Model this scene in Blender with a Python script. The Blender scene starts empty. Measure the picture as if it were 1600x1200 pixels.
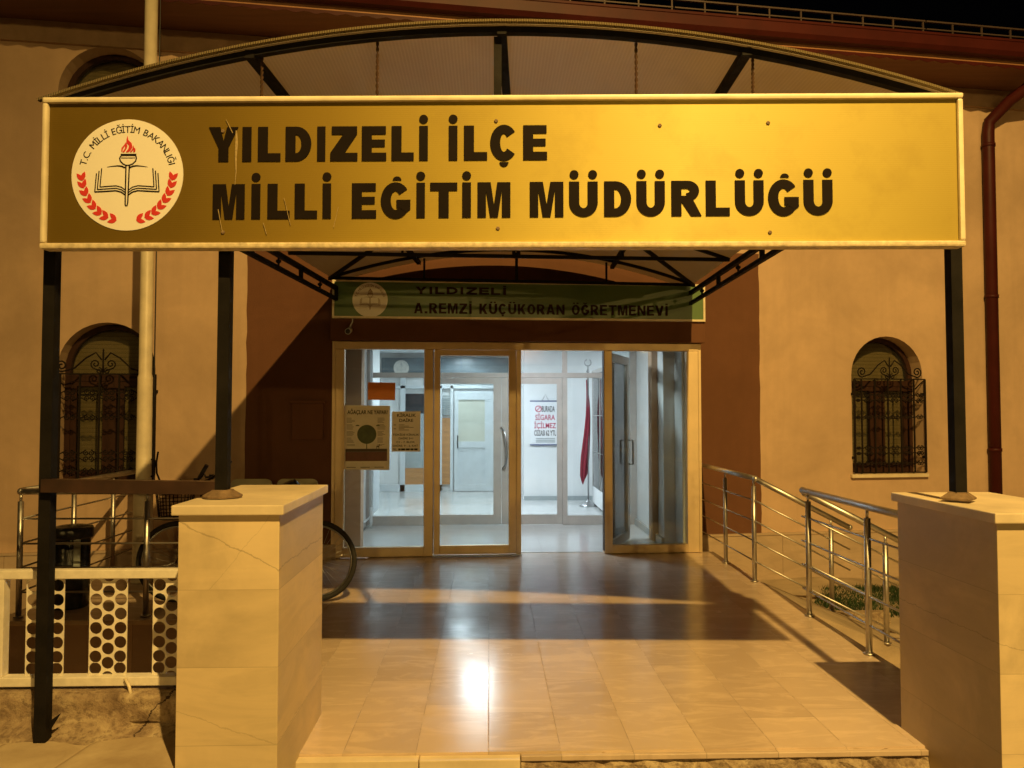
import bpy, bmesh, math, random
from mathutils import Matrix, Vector
from mathutils.geometry import tessellate_polygon
random.seed(7)
R = math.radians
sc = bpy.context.scene
COL = sc.collection

# ------------------------------------------------------------------ camera, sky, lamps, exposure
cam = bpy.data.objects.new('camera', bpy.data.cameras.new('camera'))
COL.objects.link(cam)
cam.location = (0, 0, 1.58)
cam.rotation_euler = (R(90) + math.atan(42 / 1200), 0, -math.atan(36 / 1200))
cam.data.sensor_width = 36
cam.data.lens = 27
cam.data.clip_end = 1000
sc.camera = cam

wd = bpy.data.worlds.new('World'); sc.world = wd; wd.use_nodes = True
nt = wd.node_tree; bg = nt.nodes['Background']
sky = nt.nodes.new('ShaderNodeTexSky'); sky.sky_type = 'NISHITA'; sky.sun_disc = False
sky.sun_elevation = R(-4); sky.sun_rotation = R(200)
nt.links.new(sky.outputs[0], bg.inputs[0]); bg.inputs[1].default_value = 0.03

def lamp(name, kind, loc, power, color, size=.1, rot=(0, 0, 0), size_y=None):
    l = bpy.data.lights.new(name, kind); l.energy = power; l.color = color
    if kind == 'AREA':
        l.shape = 'RECTANGLE'; l.size = size; l.size_y = size_y or size
    else:
        l.shadow_soft_size = size
    o = bpy.data.objects.new(name, l); o.location = loc; o.rotation_euler = rot
    COL.objects.link(o); return o
SODIUM = (1.0, .63, .172)
# the street lamp behind the photographer, whose shadows fall across the landing
sl = lamp('street_lamp_light', 'SPOT', (2.0, -2.45, 8.65), 6900, SODIUM, .07)
sl.data.spot_size = R(106); sl.data.spot_blend = 1.0
sl.rotation_euler = (Vector((3.4, 8.0, -.3)) - sl.location).to_track_quat('-Z', 'Y').to_euler()
# further lamps of the same street, mirrored as sparks in the glass doors
for lx, ly, lz, le in ((-31, -47, 6.9, 4600), (2.5, -45, 6.9, 2600), (10.5, -45, 7.2, 2600), (19, -46, 6.9, 3600)):
    lamp('street_lamp_light', 'POINT', (lx, ly, lz), le, SODIUM, .12)
# fluorescent fittings on the ceiling inside, plus an added one in the porch
COOL = (.79, .915, 1.0)
lamp('ceiling_light', 'AREA', (-.15, 12.0, 2.62), 88, COOL, .36, (0, 0, 0), .36)
lamp('ceiling_light', 'AREA', (-.5, 14.5, 2.62), 20, COOL, .34, (0, 0, 0), .34)
lamp('ceiling_light', 'AREA', (2.6, 12.4, 2.62), 22, COOL, .34, (0, 0, 0), .34)
lamp('ceiling_light', 'AREA', (.6, 9.1, 2.62), 66, COOL, .34, (0, 0, 0), .34)  # fill added to lift the porch brightness, hidden by the header

sc.view_settings.view_transform = 'Standard'; sc.view_settings.look = 'None'
sc.view_settings.exposure = 0; sc.view_settings.gamma = 1
sc.render.engine = 'CYCLES'
sc.cycles.use_denoising = True
sc.cycles.max_bounces = 10; sc.cycles.transparent_max_bounces = 24
sc.cycles.sample_clamp_indirect = 6

# ------------------------------------------------------------------ materials
def _n(nt, t, **kw):
    n = nt.nodes.new(t)
    for k, v in kw.items(): setattr(n, k, v)
    return n
def newmat(name):
    m = bpy.data.materials.new(name); m.use_nodes = True
    t = m.node_tree; b = t.nodes['Principled BSDF']
    tc = t.nodes.new('ShaderNodeTexCoord')
    return m, t, b, tc
def c4(c): return (c[0], c[1], c[2], 1)
def ramp(t, fac, stops):
    r = t.nodes.new('ShaderNodeValToRGB'); e = r.color_ramp.elements
    while len(e) < len(stops): e.new(.5)
    for k, (p, c) in zip(e, stops): k.position = p; k.color = c4(c) if not isinstance(c, (int, float)) else (c, c, c, 1)
    t.links.new(fac, r.inputs[0]); return r.outputs[0]
def noise(t, vec, scale, detail=4, rough=.55, dist=0):
    n = t.nodes.new('ShaderNodeTexNoise'); n.inputs['Scale'].default_value = scale
    n.inputs['Detail'].default_value = detail; n.inputs['Roughness'].default_value = rough
    n.inputs['Distortion'].default_value = dist
    t.links.new(vec, n.inputs['Vector']); return n.outputs['Fac']
def mixc(t, fac, a, b, mode='MIX'):
    m = t.nodes.new('ShaderNodeMix'); m.data_type = 'RGBA'; m.blend_type = mode
    for s, v in ((m.inputs[0], fac), (m.inputs[6], a), (m.inputs[7], b)):
        if hasattr(v, 'links'): t.links.new(v, s)
        elif isinstance(v, (int, float)): s.default_value = v
        else: s.default_value = c4(v)
    return m.outputs[2]
def bump(t, b, h, strength, dist=.01):
    u = t.nodes.new('ShaderNodeBump'); u.inputs['Strength'].default_value = strength
    u.inputs['Distance'].default_value = dist
    t.links.new(h, u.inputs['Height']); t.links.new(u.outputs[0], b.inputs['Normal'])
def scaled(t, vec, s):
    m = t.nodes.new('ShaderNodeMapping'); m.inputs['Scale'].default_value = s
    t.links.new(vec, m.inputs['Vector']); return m.outputs[0]
def math_(t, op, a, b=None):
    m = t.nodes.new('ShaderNodeMath'); m.operation = op
    for i, v in enumerate((a, b)):
        if v is None: continue
        if hasattr(v, 'links'): t.links.new(v, m.inputs[i])
        else: m.inputs[i].default_value = v
    return m.outputs[0]

def mat(name, col, rough=.6, metal=0, var=.18, scale=6, bmp=0, bscale=60, spec=.5, dark=None, rvar=0, aniso=None):
    """plain surface with blotches (VAR) and optional fine bump"""
    m, t, b, tc = newmat(name)
    v = tc.outputs['Object']
    if aniso: v = scaled(t, v, aniso)
    f = noise(t, v, scale, 5, .6)
    lo = dark or tuple(x * (1 - var) for x in col); hi = tuple(min(1, x * (1 + var * .55)) for x in col)
    t.links.new(ramp(t, f, [(.28, lo), (.72, hi)]), b.inputs['Base Color'])
    b.inputs['Roughness'].default_value = rough; b.inputs['Metallic'].default_value = metal
    b.inputs['Specular IOR Level'].default_value = spec
    if rvar:
        f2 = noise(t, v, scale * 2.3, 4)
        t.links.new(ramp(t, f2, [(.3, max(.02, rough - rvar)), (.7, min(1, rough + rvar))]), b.inputs['Roughness'])
    if bmp: bump(t, b, noise(t, v, bscale, 5), bmp)
    return m

def glass_mat(name, tint=(.93, .96, .95), ior=1.5, dirt=0.0):
    m = bpy.data.materials.new(name); m.use_nodes = True
    t = m.node_tree; t.nodes.remove(t.nodes['Principled BSDF'])
    out = t.nodes['Material Output']
    tr = _n(t, 'ShaderNodeBsdfTransparent'); tr.inputs[0].default_value = c4(tint)
    gl = _n(t, 'ShaderNodeBsdfGlossy'); gl.inputs['Roughness'].default_value = .015
    fr = _n(t, 'ShaderNodeFresnel'); fr.inputs[0].default_value = ior
    mx = _n(t, 'ShaderNodeMixShader'); t.links.new(fr.outputs[0], mx.inputs[0])
    t.links.new(tr.outputs[0], mx.inputs[1]); t.links.new(gl.outputs[0], mx.inputs[2])
    last = mx.outputs[0]
    if dirt:
        df = _n(t, 'ShaderNodeBsdfDiffuse'); df.inputs[0].default_value = (.6, .6, .58, 1)
        tc = _n(t, 'ShaderNodeTexCoord')
        f = noise(t, scaled(t, tc.outputs['Object'], (1, 1, .35)), 3.5, 6, .62, .6)
        r = ramp(t, f, [(.42, dirt * .15), (.8, dirt)])
        m2 = _n(t, 'ShaderNodeMixShader'); t.links.new(r, m2.inputs[0])
        t.links.new(last, m2.inputs[1]); t.links.new(df.outputs[0], m2.inputs[2]); last = m2.outputs[0]
    t.links.new(last, out.inputs[0]); return m

def plaster(name, col, amt=.12):
    m, t, b, tc = newmat(name); v = tc.outputs['Object']
    f = noise(t, v, .8, 6, .6, .3); g = noise(t, v, 9, 4)
    s = noise(t, scaled(t, v, (5, 5, .35)), 1.6, 5, .6)           # rain streaks
    c = ramp(t, f, [(.36, tuple(x * (1 - amt) for x in col)), (.62, tuple(min(1, x * (1 + amt * .4)) for x in col))])
    c = mixc(t, ramp(t, g, [(.35, .0), (.75, .2)]), c, tuple(x * .72 for x in col))
    c = mixc(t, ramp(t, s, [(.5, .0), (.8, .26)]), c, tuple(x * .66 for x in col))
    t.links.new(c, b.inputs['Base Color']); b.inputs['Roughness'].default_value = .88
    b.inputs['Specular IOR Level'].default_value = .25
    bump(t, b, noise(t, v, 130, 4), .25, .006); return m

def marble_tiles(name, cols, bw, rh, mortar=.0022, rough=(.155, .29), swap=True, vein=.35, phase=(0, 0)):
    m, t, b, tc = newmat(name); v = tc.outputs['Object']
    sep = _n(t, 'ShaderNodeSeparateXYZ'); t.links.new(v, sep.inputs[0])
    cb = _n(t, 'ShaderNodeCombineXYZ')
    t.links.new(math_(t, 'ADD', sep.outputs[1 if swap else 0], phase[0] + 50 * bw), cb.inputs[0])
    t.links.new(math_(t, 'ADD', sep.outputs[0 if swap else 1], phase[1] + 50 * rh), cb.inputs[1])
    br = _n(t, 'ShaderNodeTexBrick'); br.offset = .37; br.offset_frequency = 3; br.squash_frequency = 5; br.squash = .8
    t.links.new(cb.outputs[0], br.inputs['Vector'])
    br.inputs['Scale'].default_value = 1; br.inputs['Brick Width'].default_value = bw; br.inputs['Row Height'].default_value = rh
    br.inputs['Mortar Size'].default_value = mortar; br.inputs['Mortar Smooth'].default_value = .2; br.inputs['Bias'].default_value = 0
    for k, c in zip(('Color1', 'Color2', 'Mortar'), cols): br.inputs[k].default_value = c4(c)
    # veins shifted per tile so that they break at the joints
    bw2 = _n(t, 'ShaderNodeRGBToBW'); t.links.new(br.outputs[0], bw2.inputs[0])
    off = _n(t, 'ShaderNodeCombineXYZ'); t.links.new(math_(t, 'MULTIPLY', bw2.outputs[0], 40), off.inputs[0])
    va = _n(t, 'ShaderNodeVectorMath'); va.operation = 'ADD'; t.links.new(v, va.inputs[0]); t.links.new(off.outputs[0], va.inputs[1])
    rot = _n(t, 'ShaderNodeMapping'); rot.inputs['Rotation'].default_value = (0, 0, R(38)); rot.inputs['Scale'].default_value = (1, 3.2, 1)
    t.links.new(va.outputs[0], rot.inputs[0])
    f = noise(t, rot.outputs[0], 2.6, 7, .62, 1.1)
    lite = tuple(min(1, x * 1.28) for x in cols[0])
    c = mixc(t, ramp(t, f, [(.48, 0.0), (.62, vein * 1.3), (.72, 0.0)]), br.outputs[0], lite)
    f2 = noise(t, va.outputs[0], 1.4, 6, .6, .5)
    c = mixc(t, ramp(t, f2, [(.35, .22), (.62, 0.0)]), c, tuple(x * .72 for x in cols[1]))
    t.links.new(c, b.inputs['Base Color'])
    f3 = noise(t, v, 3.1, 6, .65)
    r = ramp(t, f3, [(.3, rough[0]), (.75, rough[1])])
    r2 = mixc(t, br.outputs['Fac'], r, (.7, .7, .7)); t.links.new(r2, b.inputs['Roughness'])
    b.inputs['IOR'].default_value = 1.5
    bump(t, b, math_(t, 'SUBTRACT', 1, br.outputs['Fac']), .25, .002)
    return m

def slab_stone(name, col, course=.318, z0=0.0, cracks=()):
    """stone cladding laid in courses: each course has its own tone and its own veins and a few thin cracks"""
    m, t, b, tc = newmat(name); v = tc.outputs['Object']
    sep = _n(t, 'ShaderNodeSeparateXYZ'); t.links.new(v, sep.inputs[0])
    zi = math_(t, 'DIVIDE', math_(t, 'SUBTRACT', sep.outputs[2], z0), course)
    row = math_(t, 'FLOOR', zi)
    geo = _n(t, 'ShaderNodeNewGeometry'); sn = _n(t, 'ShaderNodeSeparateXYZ'); t.links.new(geo.outputs['True Normal'], sn.inputs[0])
    face = math_(t, 'ROUND', sn.outputs[0])
    cb = _n(t, 'ShaderNodeCombineXYZ'); t.links.new(row, cb.inputs[0]); t.links.new(face, cb.inputs[1])
    wn = _n(t, 'ShaderNodeTexWhiteNoise'); wn.noise_dimensions = '3D'; t.links.new(cb.outputs[0], wn.inputs[0])
    va = _n(t, 'ShaderNodeVectorMath'); va.operation = 'MULTIPLY_ADD'
    t.links.new(wn.outputs['Color'], va.inputs[0]); va.inputs[1].default_value = (9, 9, 9); t.links.new(v, va.inputs[2])
    base = ramp(t, wn.outputs['Value'], [(.15, tuple(x * .70 for x in col)), (.85, col)])
    rot = _n(t, 'ShaderNodeMapping'); rot.inputs['Rotation'].default_value = (R(20), R(27), R(8)); rot.inputs['Scale'].default_value = (.5, .5, 2.4)
    t.links.new(va.outputs[0], rot.inputs[0])
    f = noise(t, rot.outputs[0], 3.2, 8, .62, 1.2)
    c = mixc(t, ramp(t, f, [(.4, .38), (.56, 0.0), (.6, 0.0), (.72, .25)]), base, tuple(x * .62 for x in col))
    g = noise(t, va.outputs[0], 1.5, 6, .6, .8)
    c = mixc(t, ramp(t, g, [(.48, 0.0), (.7, .5)]), c, tuple(min(1, x * 1.2) for x in col))
    for z_at, slope, x_at, wid, amt, lo, hi in cracks:              # long slanting cracks through a slab
        ln = math_(t, 'ADD', math_(t, 'SUBTRACT', sep.outputs[2], math_(t, 'MULTIPLY', math_(t, 'SUBTRACT', sep.outputs[0], x_at), slope)),
                   math_(t, 'MULTIPLY', math_(t, 'SUBTRACT', noise(t, v, 11, 5, .65), .5), .05))
        hit = math_(t, 'LESS_THAN', math_(t, 'ABSOLUTE', math_(t, 'SUBTRACT', ln, z_at)), math_(t, 'MULTIPLY', noise(t, v, 17, 4), wid))
        hit = math_(t, 'MULTIPLY', hit, math_(t, 'MULTIPLY', math_(t, 'GREATER_THAN', sep.outputs[2], lo), math_(t, 'LESS_THAN', sep.outputs[2], hi)))
        c = mixc(t, math_(t, 'MULTIPLY', hit, amt), c, tuple(x * .25 for x in col))
    fr = math_(t, 'FRACT', zi)
    jt = math_(t, 'LESS_THAN', fr, .008)
    c = mixc(t, math_(t, 'MULTIPLY', jt, .45), c, tuple(x * .35 for x in col))
    t.links.new(c, b.inputs['Base Color'])
    t.links.new(ramp(t, g, [(.3, .35), (.7, .55)]), b.inputs['Roughness'])
    bump(t, b, noise(t, v, 40, 5), .08, .004); return m

M = {}
M['wall'] = plaster('peach_plaster', (.57, .395, .265), .2)
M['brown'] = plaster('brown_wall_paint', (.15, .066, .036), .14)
M['frieze'] = mat('frieze_plaster', (.42, .28, .18), .9)
M['maroon'] = mat('maroon_metal', (.058, .009, .007), .5, spec=.2, var=.25, scale=3)
M['maroon_dark'] = mat('maroon_roof_metal', (.05, .010, .008), .6, var=.3, scale=2, spec=.2)
M['soffit'] = mat('soffit_boards', (.16, .07, .035), .7, var=.2, scale=3, aniso=(.4, 6, 1))
M['fascia'] = mat('orange_fascia', (.36, .17, .075), .6)
M['rail_dull'] = mat('snow_rail_metal', (.075, .05, .045), .55, metal=.2)
M['tile'] = marble_tiles('polished_floor_tiles', ((.61, .475, .365), (.50, .385, .295), (.29, .22, .16)), .60, .3365)
M['tile_in'] = marble_tiles('pale_indoor_tiles', ((.64, .64, .62), (.60, .60, .58), (.25, .25, .25)), .60, .60, .003, (.12, .22), vein=.1)
M['stone'] = slab_stone('stone_cladding', (.74, .585, .36), .318, -.117, ((1.10, -.46, -1.255, .006, .42, .84, 1.2), (1.12, 1.25, -.93, .004, .25, .84, 1.2), (.33, -.32, -1.25, .004, .28, .2, .52), (.63, -.25, 2.1, .004, .4, .2, .84)))
M['stone_dark'] = slab_stone('stone_cladding_inner', (.60, .47, .345), .40, -.12)
M['cap'] = mat('marble_cap', (.74, .62, .44), .4, var=.22, scale=4, bmp=.05)
M['plinth'] = slab_stone('plinth_slabs', (.56, .42, .30), .6, -.45)
M['steel'] = mat('stainless_steel', (.58, .55, .52), .42, metal=1, var=.12, scale=14, rvar=.08)
M['black'] = mat('black_painted_steel', (.012, .010, .009), .7, var=.5, scale=7, bmp=.15, bscale=90, rvar=.1, spec=.12)
M['beam'] = mat('dark_brown_steel', (.04, .017, .010), .42, var=.5, scale=8, rvar=.12)
M['rust'] = mat('rusty_flange', (.20, .13, .075), .8, var=.45, scale=30, bmp=.3)
M['rust_dark'] = mat('dark_rusty_rod', (.06, .03, .015), .8, var=.4, scale=30, spec=.2)
M['scratch'] = mat('scraped_paint', (.37, .27, .11), .7, var=.5, scale=60)
M['white_paint'] = mat('chipped_white_paint', (.80, .74, .63), .5, var=.14, scale=18, bmp=.12)
M['cream_pole'] = mat('cream_painted_tube', (.72, .62, .45), .45, var=.2, scale=5, bmp=.06)
M['alu'] = mat('cream_aluminium', (.82, .64, .40), .48, metal=.55, var=.1, scale=4, rvar=.06)
M['alu_dark'] = mat('shadow_gap', (.05, .03, .02), .6)
M['alu_grey'] = mat('grey_aluminium', (.50, .46, .42), .42, var=.12, scale=5)
M['white_frame'] = mat('white_aluminium', (.66, .70, .72), .4, var=.06)
M['white_wall'] = mat('white_wall_paint', (.78, .79, .78), .75, var=.08, scale=2)
M['ceil'] = mat('ceiling_paint', (.82, .84, .85), .8, var=.05)
M['glass'] = glass_mat('entrance_glass', dirt=.06)
M['glass_in'] = glass_mat('indoor_glass', (.95, .97, .98), dirt=.02)
M['wood_dark'] = mat('maroon_window_wood', (.038, .015, .009), .6, spec=.2, var=.4, scale=6, aniso=(4, 4, .5))
M['wood'] = mat('orange_wood', (.52, .25, .09), .45, var=.3, scale=4, aniso=(.4, 1, 6))
M['iron'] = mat('wrought_iron', (.012, .007, .005), .7, spec=.2, var=.4, scale=12)
M['blackish'] = mat('dark_plastic', (.02, .02, .022), .35, var=.3)
M['rubber'] = mat('tyre_rubber', (.022, .020, .019), .8, var=.3, scale=20, bmp=.3)
M['bike_paint'] = mat('dark_bicycle_paint', (.045, .012, .012), .3, var=.2)
M['chrome'] = mat('dull_chrome', (.5, .5, .5), .28, metal=1, var=.2, scale=20)
M['chair'] = mat('grey_green_plastic', (.46, .44, .30), .5, var=.1)
M['bag'] = mat('black_bin_plastic', (.018, .018, .02), .22, var=.4, scale=9, bmp=.6, bscale=14)
M['paper'] = mat('poster_paper', (.82, .76, .62), .55, var=.12, scale=9)
M['paper2'] = mat('notice_paper', (.90, .84, .74), .6, var=.08, scale=6)
M['orange_paper'] = mat('orange_sticker', (.85, .27, .05), .5, var=.12, scale=7, aniso=(1, 1, 5))
M['ink'] = mat('black_ink', (.012, .008, .006), .6, var=.2, spec=.06)
M['ink_soft'] = mat('faded_ink', (.16, .12, .08), .6)
M['ink_brown'] = mat('brown_lettering', (.030, .013, .007), .6, spec=.1)
M['ink_brown2'] = mat('brown_emblem_ink', (.22, .11, .06), .6)
M['red'] = mat('red_print', (.60, .035, .03), .5, var=.1)
M['emblem'] = mat('white_emblem_vinyl', (.80, .765, .70), .35, var=.03)
M['tree_green'] = mat('poster_green', (.085, .11, .035), .5, var=.4, scale=12)
M['soil'] = mat('poster_soil', (.17, .06, .035), .5, var=.3, scale=10)
M['soil2'] = mat('poster_dark_soil', (.07, .045, .02), .5)
M['flag'] = mat('red_flag_cloth', (.27, .011, .028), .75, var=.25, scale=10, aniso=(4, 4, .6))
M['poster_white'] = mat('white_poster', (.80, .81, .82), .5, var=.03)
M['blue'] = mat('blue_bar', (.05, .07, .22), .5)
M['crimson'] = mat('crimson_print', (.55, .02, .09), .5)
M['board'] = mat('dark_signboard', (.14, .18, .20), .3, var=.35, scale=3, aniso=(1, 1, 3))
M['dark_window'] = mat('dark_window_glass', (.02, .02, .025), .15, var=.5)
M['cream_panel'] = mat('cream_door_panel', (.62, .62, .52), .5, var=.06)
M['grey_panel'] = mat('grey_panel', (.36, .40, .40), .4, var=.1)
M['blind'] = None
M['frame_alu'] = mat('sign_frame_aluminium', (.76, .66, .47), .38, var=.18, scale=9, rvar=.1)
M['frame_dirty'] = mat('dirty_sign_frame', (.66, .55, .36), .6, var=.35, scale=26, bmp=.3)
M['trim'] = None
M['earth'] = mat('sandy_earth', (.46, .36, .25), .95, var=.3, scale=2.2, bmp=.6, bscale=18)
M['garden'] = mat('bare_garden_soil', (.30, .20, .125), .95, var=.4, scale=3, bmp=.6, bscale=18)
M['paving'] = None
M['concrete'] = None
M['asphalt'] = mat('street_paving', (.20, .17, .145), .85, var=.25, scale=1.4, bmp=.3)
M['grass'] = mat('grass_blades', (.022, .052, .011), .7, var=.5, scale=3)
M['lightpanel'] = None

# green sign face
m, t, b, tc = newmat('green_sign_face')
f = noise(t, tc.outputs['Object'], 1.3, 3)
t.links.new(ramp(t, f, [(.3, (.085, .155, .055)), (.7, (.11, .19, .07))]), b.inputs['Base Color'])
b.inputs['Roughness'].default_value = .3
M['green'] = m
# golden banner: printed gradient from brown to gold, fine horizontal flutes, scratches
m, t, b, tc = newmat('golden_banner_print')
v = tc.outputs['Object']; sep = _n(t, 'ShaderNodeSeparateXYZ'); t.links.new(v, sep.inputs[0])
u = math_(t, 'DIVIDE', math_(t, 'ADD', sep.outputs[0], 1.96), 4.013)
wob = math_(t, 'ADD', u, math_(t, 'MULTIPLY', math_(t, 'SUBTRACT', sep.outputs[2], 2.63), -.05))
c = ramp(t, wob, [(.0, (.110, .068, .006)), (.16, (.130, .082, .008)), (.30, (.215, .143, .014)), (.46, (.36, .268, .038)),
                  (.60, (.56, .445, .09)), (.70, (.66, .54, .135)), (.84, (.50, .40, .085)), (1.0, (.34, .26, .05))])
sc_n = noise(t, scaled(t, v, (26, 26, 2.2)), 1.0, 5, .7, 1.5)
c = mixc(t, ramp(t, sc_n, [(.70, 0.0), (.76, .35), (.80, 0.0)]), c, (.75, .64, .42))
dn = noise(t, v, 4, 6, .65)
c = mixc(t, ramp(t, dn, [(.30, .18), (.5, 0.0)]), c, (.18, .11, .02))
t.links.new(c, b.inputs['Base Color'])
t.links.new(ramp(t, noise(t, v, 3, 5), [(.3, .5), (.7, .62)]), b.inputs['Roughness']); b.inputs['Specular IOR Level'].default_value = .22
wv = _n(t, 'ShaderNodeTexWave'); wv.bands_direction = 'Z'; wv.inputs['Scale'].default_value = 34; wv.inputs['Distortion'].default_value = .6
t.links.new(v, wv.inputs[0])
hh = mixc(t, .5, wv.outputs['Color'], noise(t, v, 5, 4)); bump(t, b, mixc(t, .75, hh, noise(t, v, 2.2, 3)), .12, .01)
M['gold'] = m
# window blinds
m, t, b, tc = newmat('window_blind')
wv = _n(t, 'ShaderNodeTexWave'); wv.bands_direction = 'Z'; wv.inputs['Scale'].default_value = 7; wv.wave_profile = 'SAW'
t.links.new(tc.outputs['Object'], wv.inputs[0])
t.links.new(ramp(t, wv.outputs['Fac'], [(.0, (.20, .15, .09)), (.15, (.44, .345, .22)), (1, (.52, .41, .27))]), b.inputs['Base Color'])
b.inputs['Roughness'].default_value = .7; bump(t, b, wv.outputs['Fac'], .5, .01)
M['blind'] = m
# canopy sheet: smoky fluted polycarbonate
m = bpy.data.materials.new('smoky_polycarbonate'); m.use_nodes = True; t = m.node_tree
b = t.nodes['Principled BSDF']; out = t.nodes['Material Output']; tc = _n(t, 'ShaderNodeTexCoord')
v = tc.outputs['Object']
wv = _n(t, 'ShaderNodeTexWave'); wv.bands_direction = 'X'; wv.inputs['Scale'].default_value = 19; t.links.new(v, wv.inputs[0])
sm = noise(t, scaled(t, v, (2, .7, 2)), 2.2, 6, .65, .4)
cc = mixc(t, ramp(t, wv.outputs['Fac'], [(.3, 0.0), (.9, .42)]), (.34, .295, .245), (.50, .44, .375))
st = noise(t, scaled(t, v, (22, 1.1, 22)), 1.0, 4, .6)
cc = mixc(t, ramp(t, st, [(.66, 0.0), (.74, .5)]), cc, (.62, .52, .38))
cc = mixc(t, ramp(t, sm, [(.45, 0.0), (.75, .45)]), cc, (.20, .15, .10))
t.links.new(cc, b.inputs['Base Color']); b.inputs['Roughness'].default_value = .3; b.inputs['Specular IOR Level'].default_value = .6
bump(t, b, wv.outputs['Fac'], .2, .003)
tl = _n(t, 'ShaderNodeBsdfTranslucent'); t.links.new(mixc(t, .5, cc, (.75, .62, .48)), tl.inputs[0])
mx = _n(t, 'ShaderNodeMixShader'); mx.inputs[0].default_value = .5
t.links.new(b.outputs[0], mx.inputs[1]); t.links.new(tl.outputs[0], mx.inputs[2]); t.links.new(mx.outputs[0], out.inputs[0])
M['poly'] = m
# yellowed corrugated edge trim
m, t, b, tc = newmat('corrugated_edge_trim')
wv = _n(t, 'ShaderNodeTexWave'); wv.bands_direction = 'X'; wv.inputs['Scale'].default_value = 42; t.links.new(tc.outputs['Object'], wv.inputs[0])
t.links.new(ramp(t, wv.outputs['Fac'], [(.2, (.11, .08, .035)), (.7, (.23, .17, .08))]), b.inputs['Base Color'])
bump(t, b, wv.outputs['Fac'], .7, .01); b.inputs['Roughness'].default_value = .6
M['trim'] = m
# old rough concrete
m, t, b, tc = newmat('old_patchy_concrete'); v = tc.outputs['Object']
f = noise(t, scaled(t, v, (1, 1, 1.6)), 4.2, 9, .66, .8); g = noise(t, v, 38, 6, .7)
c = ramp(t, f, [(.3, (.15, .10, .065)), (.44, (.30, .215, .14)), (.56, (.44, .34, .22)), (.7, (.60, .50, .36))])
c = mixc(t, ramp(t, g, [(.36, .7), (.52, 0.0)]), c, (.13, .085, .055))
sp = _n(t, 'ShaderNodeSeparateXYZ'); t.links.new(v, sp.inputs[0])             # one slanting crack near the pillar
ln = math_(t, 'ADD', math_(t, 'SUBTRACT', sp.outputs[0], math_(t, 'MULTIPLY', sp.outputs[2], .85)), math_(t, 'MULTIPLY', noise(t, v, 9, 6, .7), .16))
c = mixc(t, math_(t, 'LESS_THAN', math_(t, 'ABSOLUTE', math_(t, 'ADD', ln, 1.63)), .005), c, (.05, .03, .02))
t.links.new(c, b.inputs['Base Color']); b.inputs['Roughness'].default_value = .92
bump(t, b, mixc(t, .5, f, g), .9, .02); M['concrete'] = m
# broken flagstones
m, t, b, tc = newmat('worn_flagstones'); v = tc.outputs['Object']
vo = _n(t, 'ShaderNodeTexVoronoi'); vo.feature = 'DISTANCE_TO_EDGE'; vo.inputs['Scale'].default_value = 2.3
t.links.new(scaled(t, v, (1, .6, 1)), vo.inputs['Vector'])
f = noise(t, v, 3, 8, .62, .6); g = noise(t, v, 45, 5)
c = ramp(t, f, [(.3, (.36, .265, .165)), (.7, (.56, .45, .30))])
c = mixc(t, ramp(t, vo.outputs[0], [(.0, .65), (.018, 0.0)]), c, (.22, .15, .09))
t.links.new(c, b.inputs['Base Color']); b.inputs['Roughness'].default_value = .8
bump(t, b, mixc(t, .35, ramp(t, vo.outputs[0], [(.0, 0.0), (.03, 1.0)]), g), .4, .01); M['paving'] = m
# fluorescent diffuser
m, t, b, tc = newmat('fluorescent_diffuser')
b.inputs['Emission Color'].default_value = (.85, .95, 1, 1); b.inputs['Emission Strength'].default_value = 5; M['lightpanel'] = m

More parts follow.
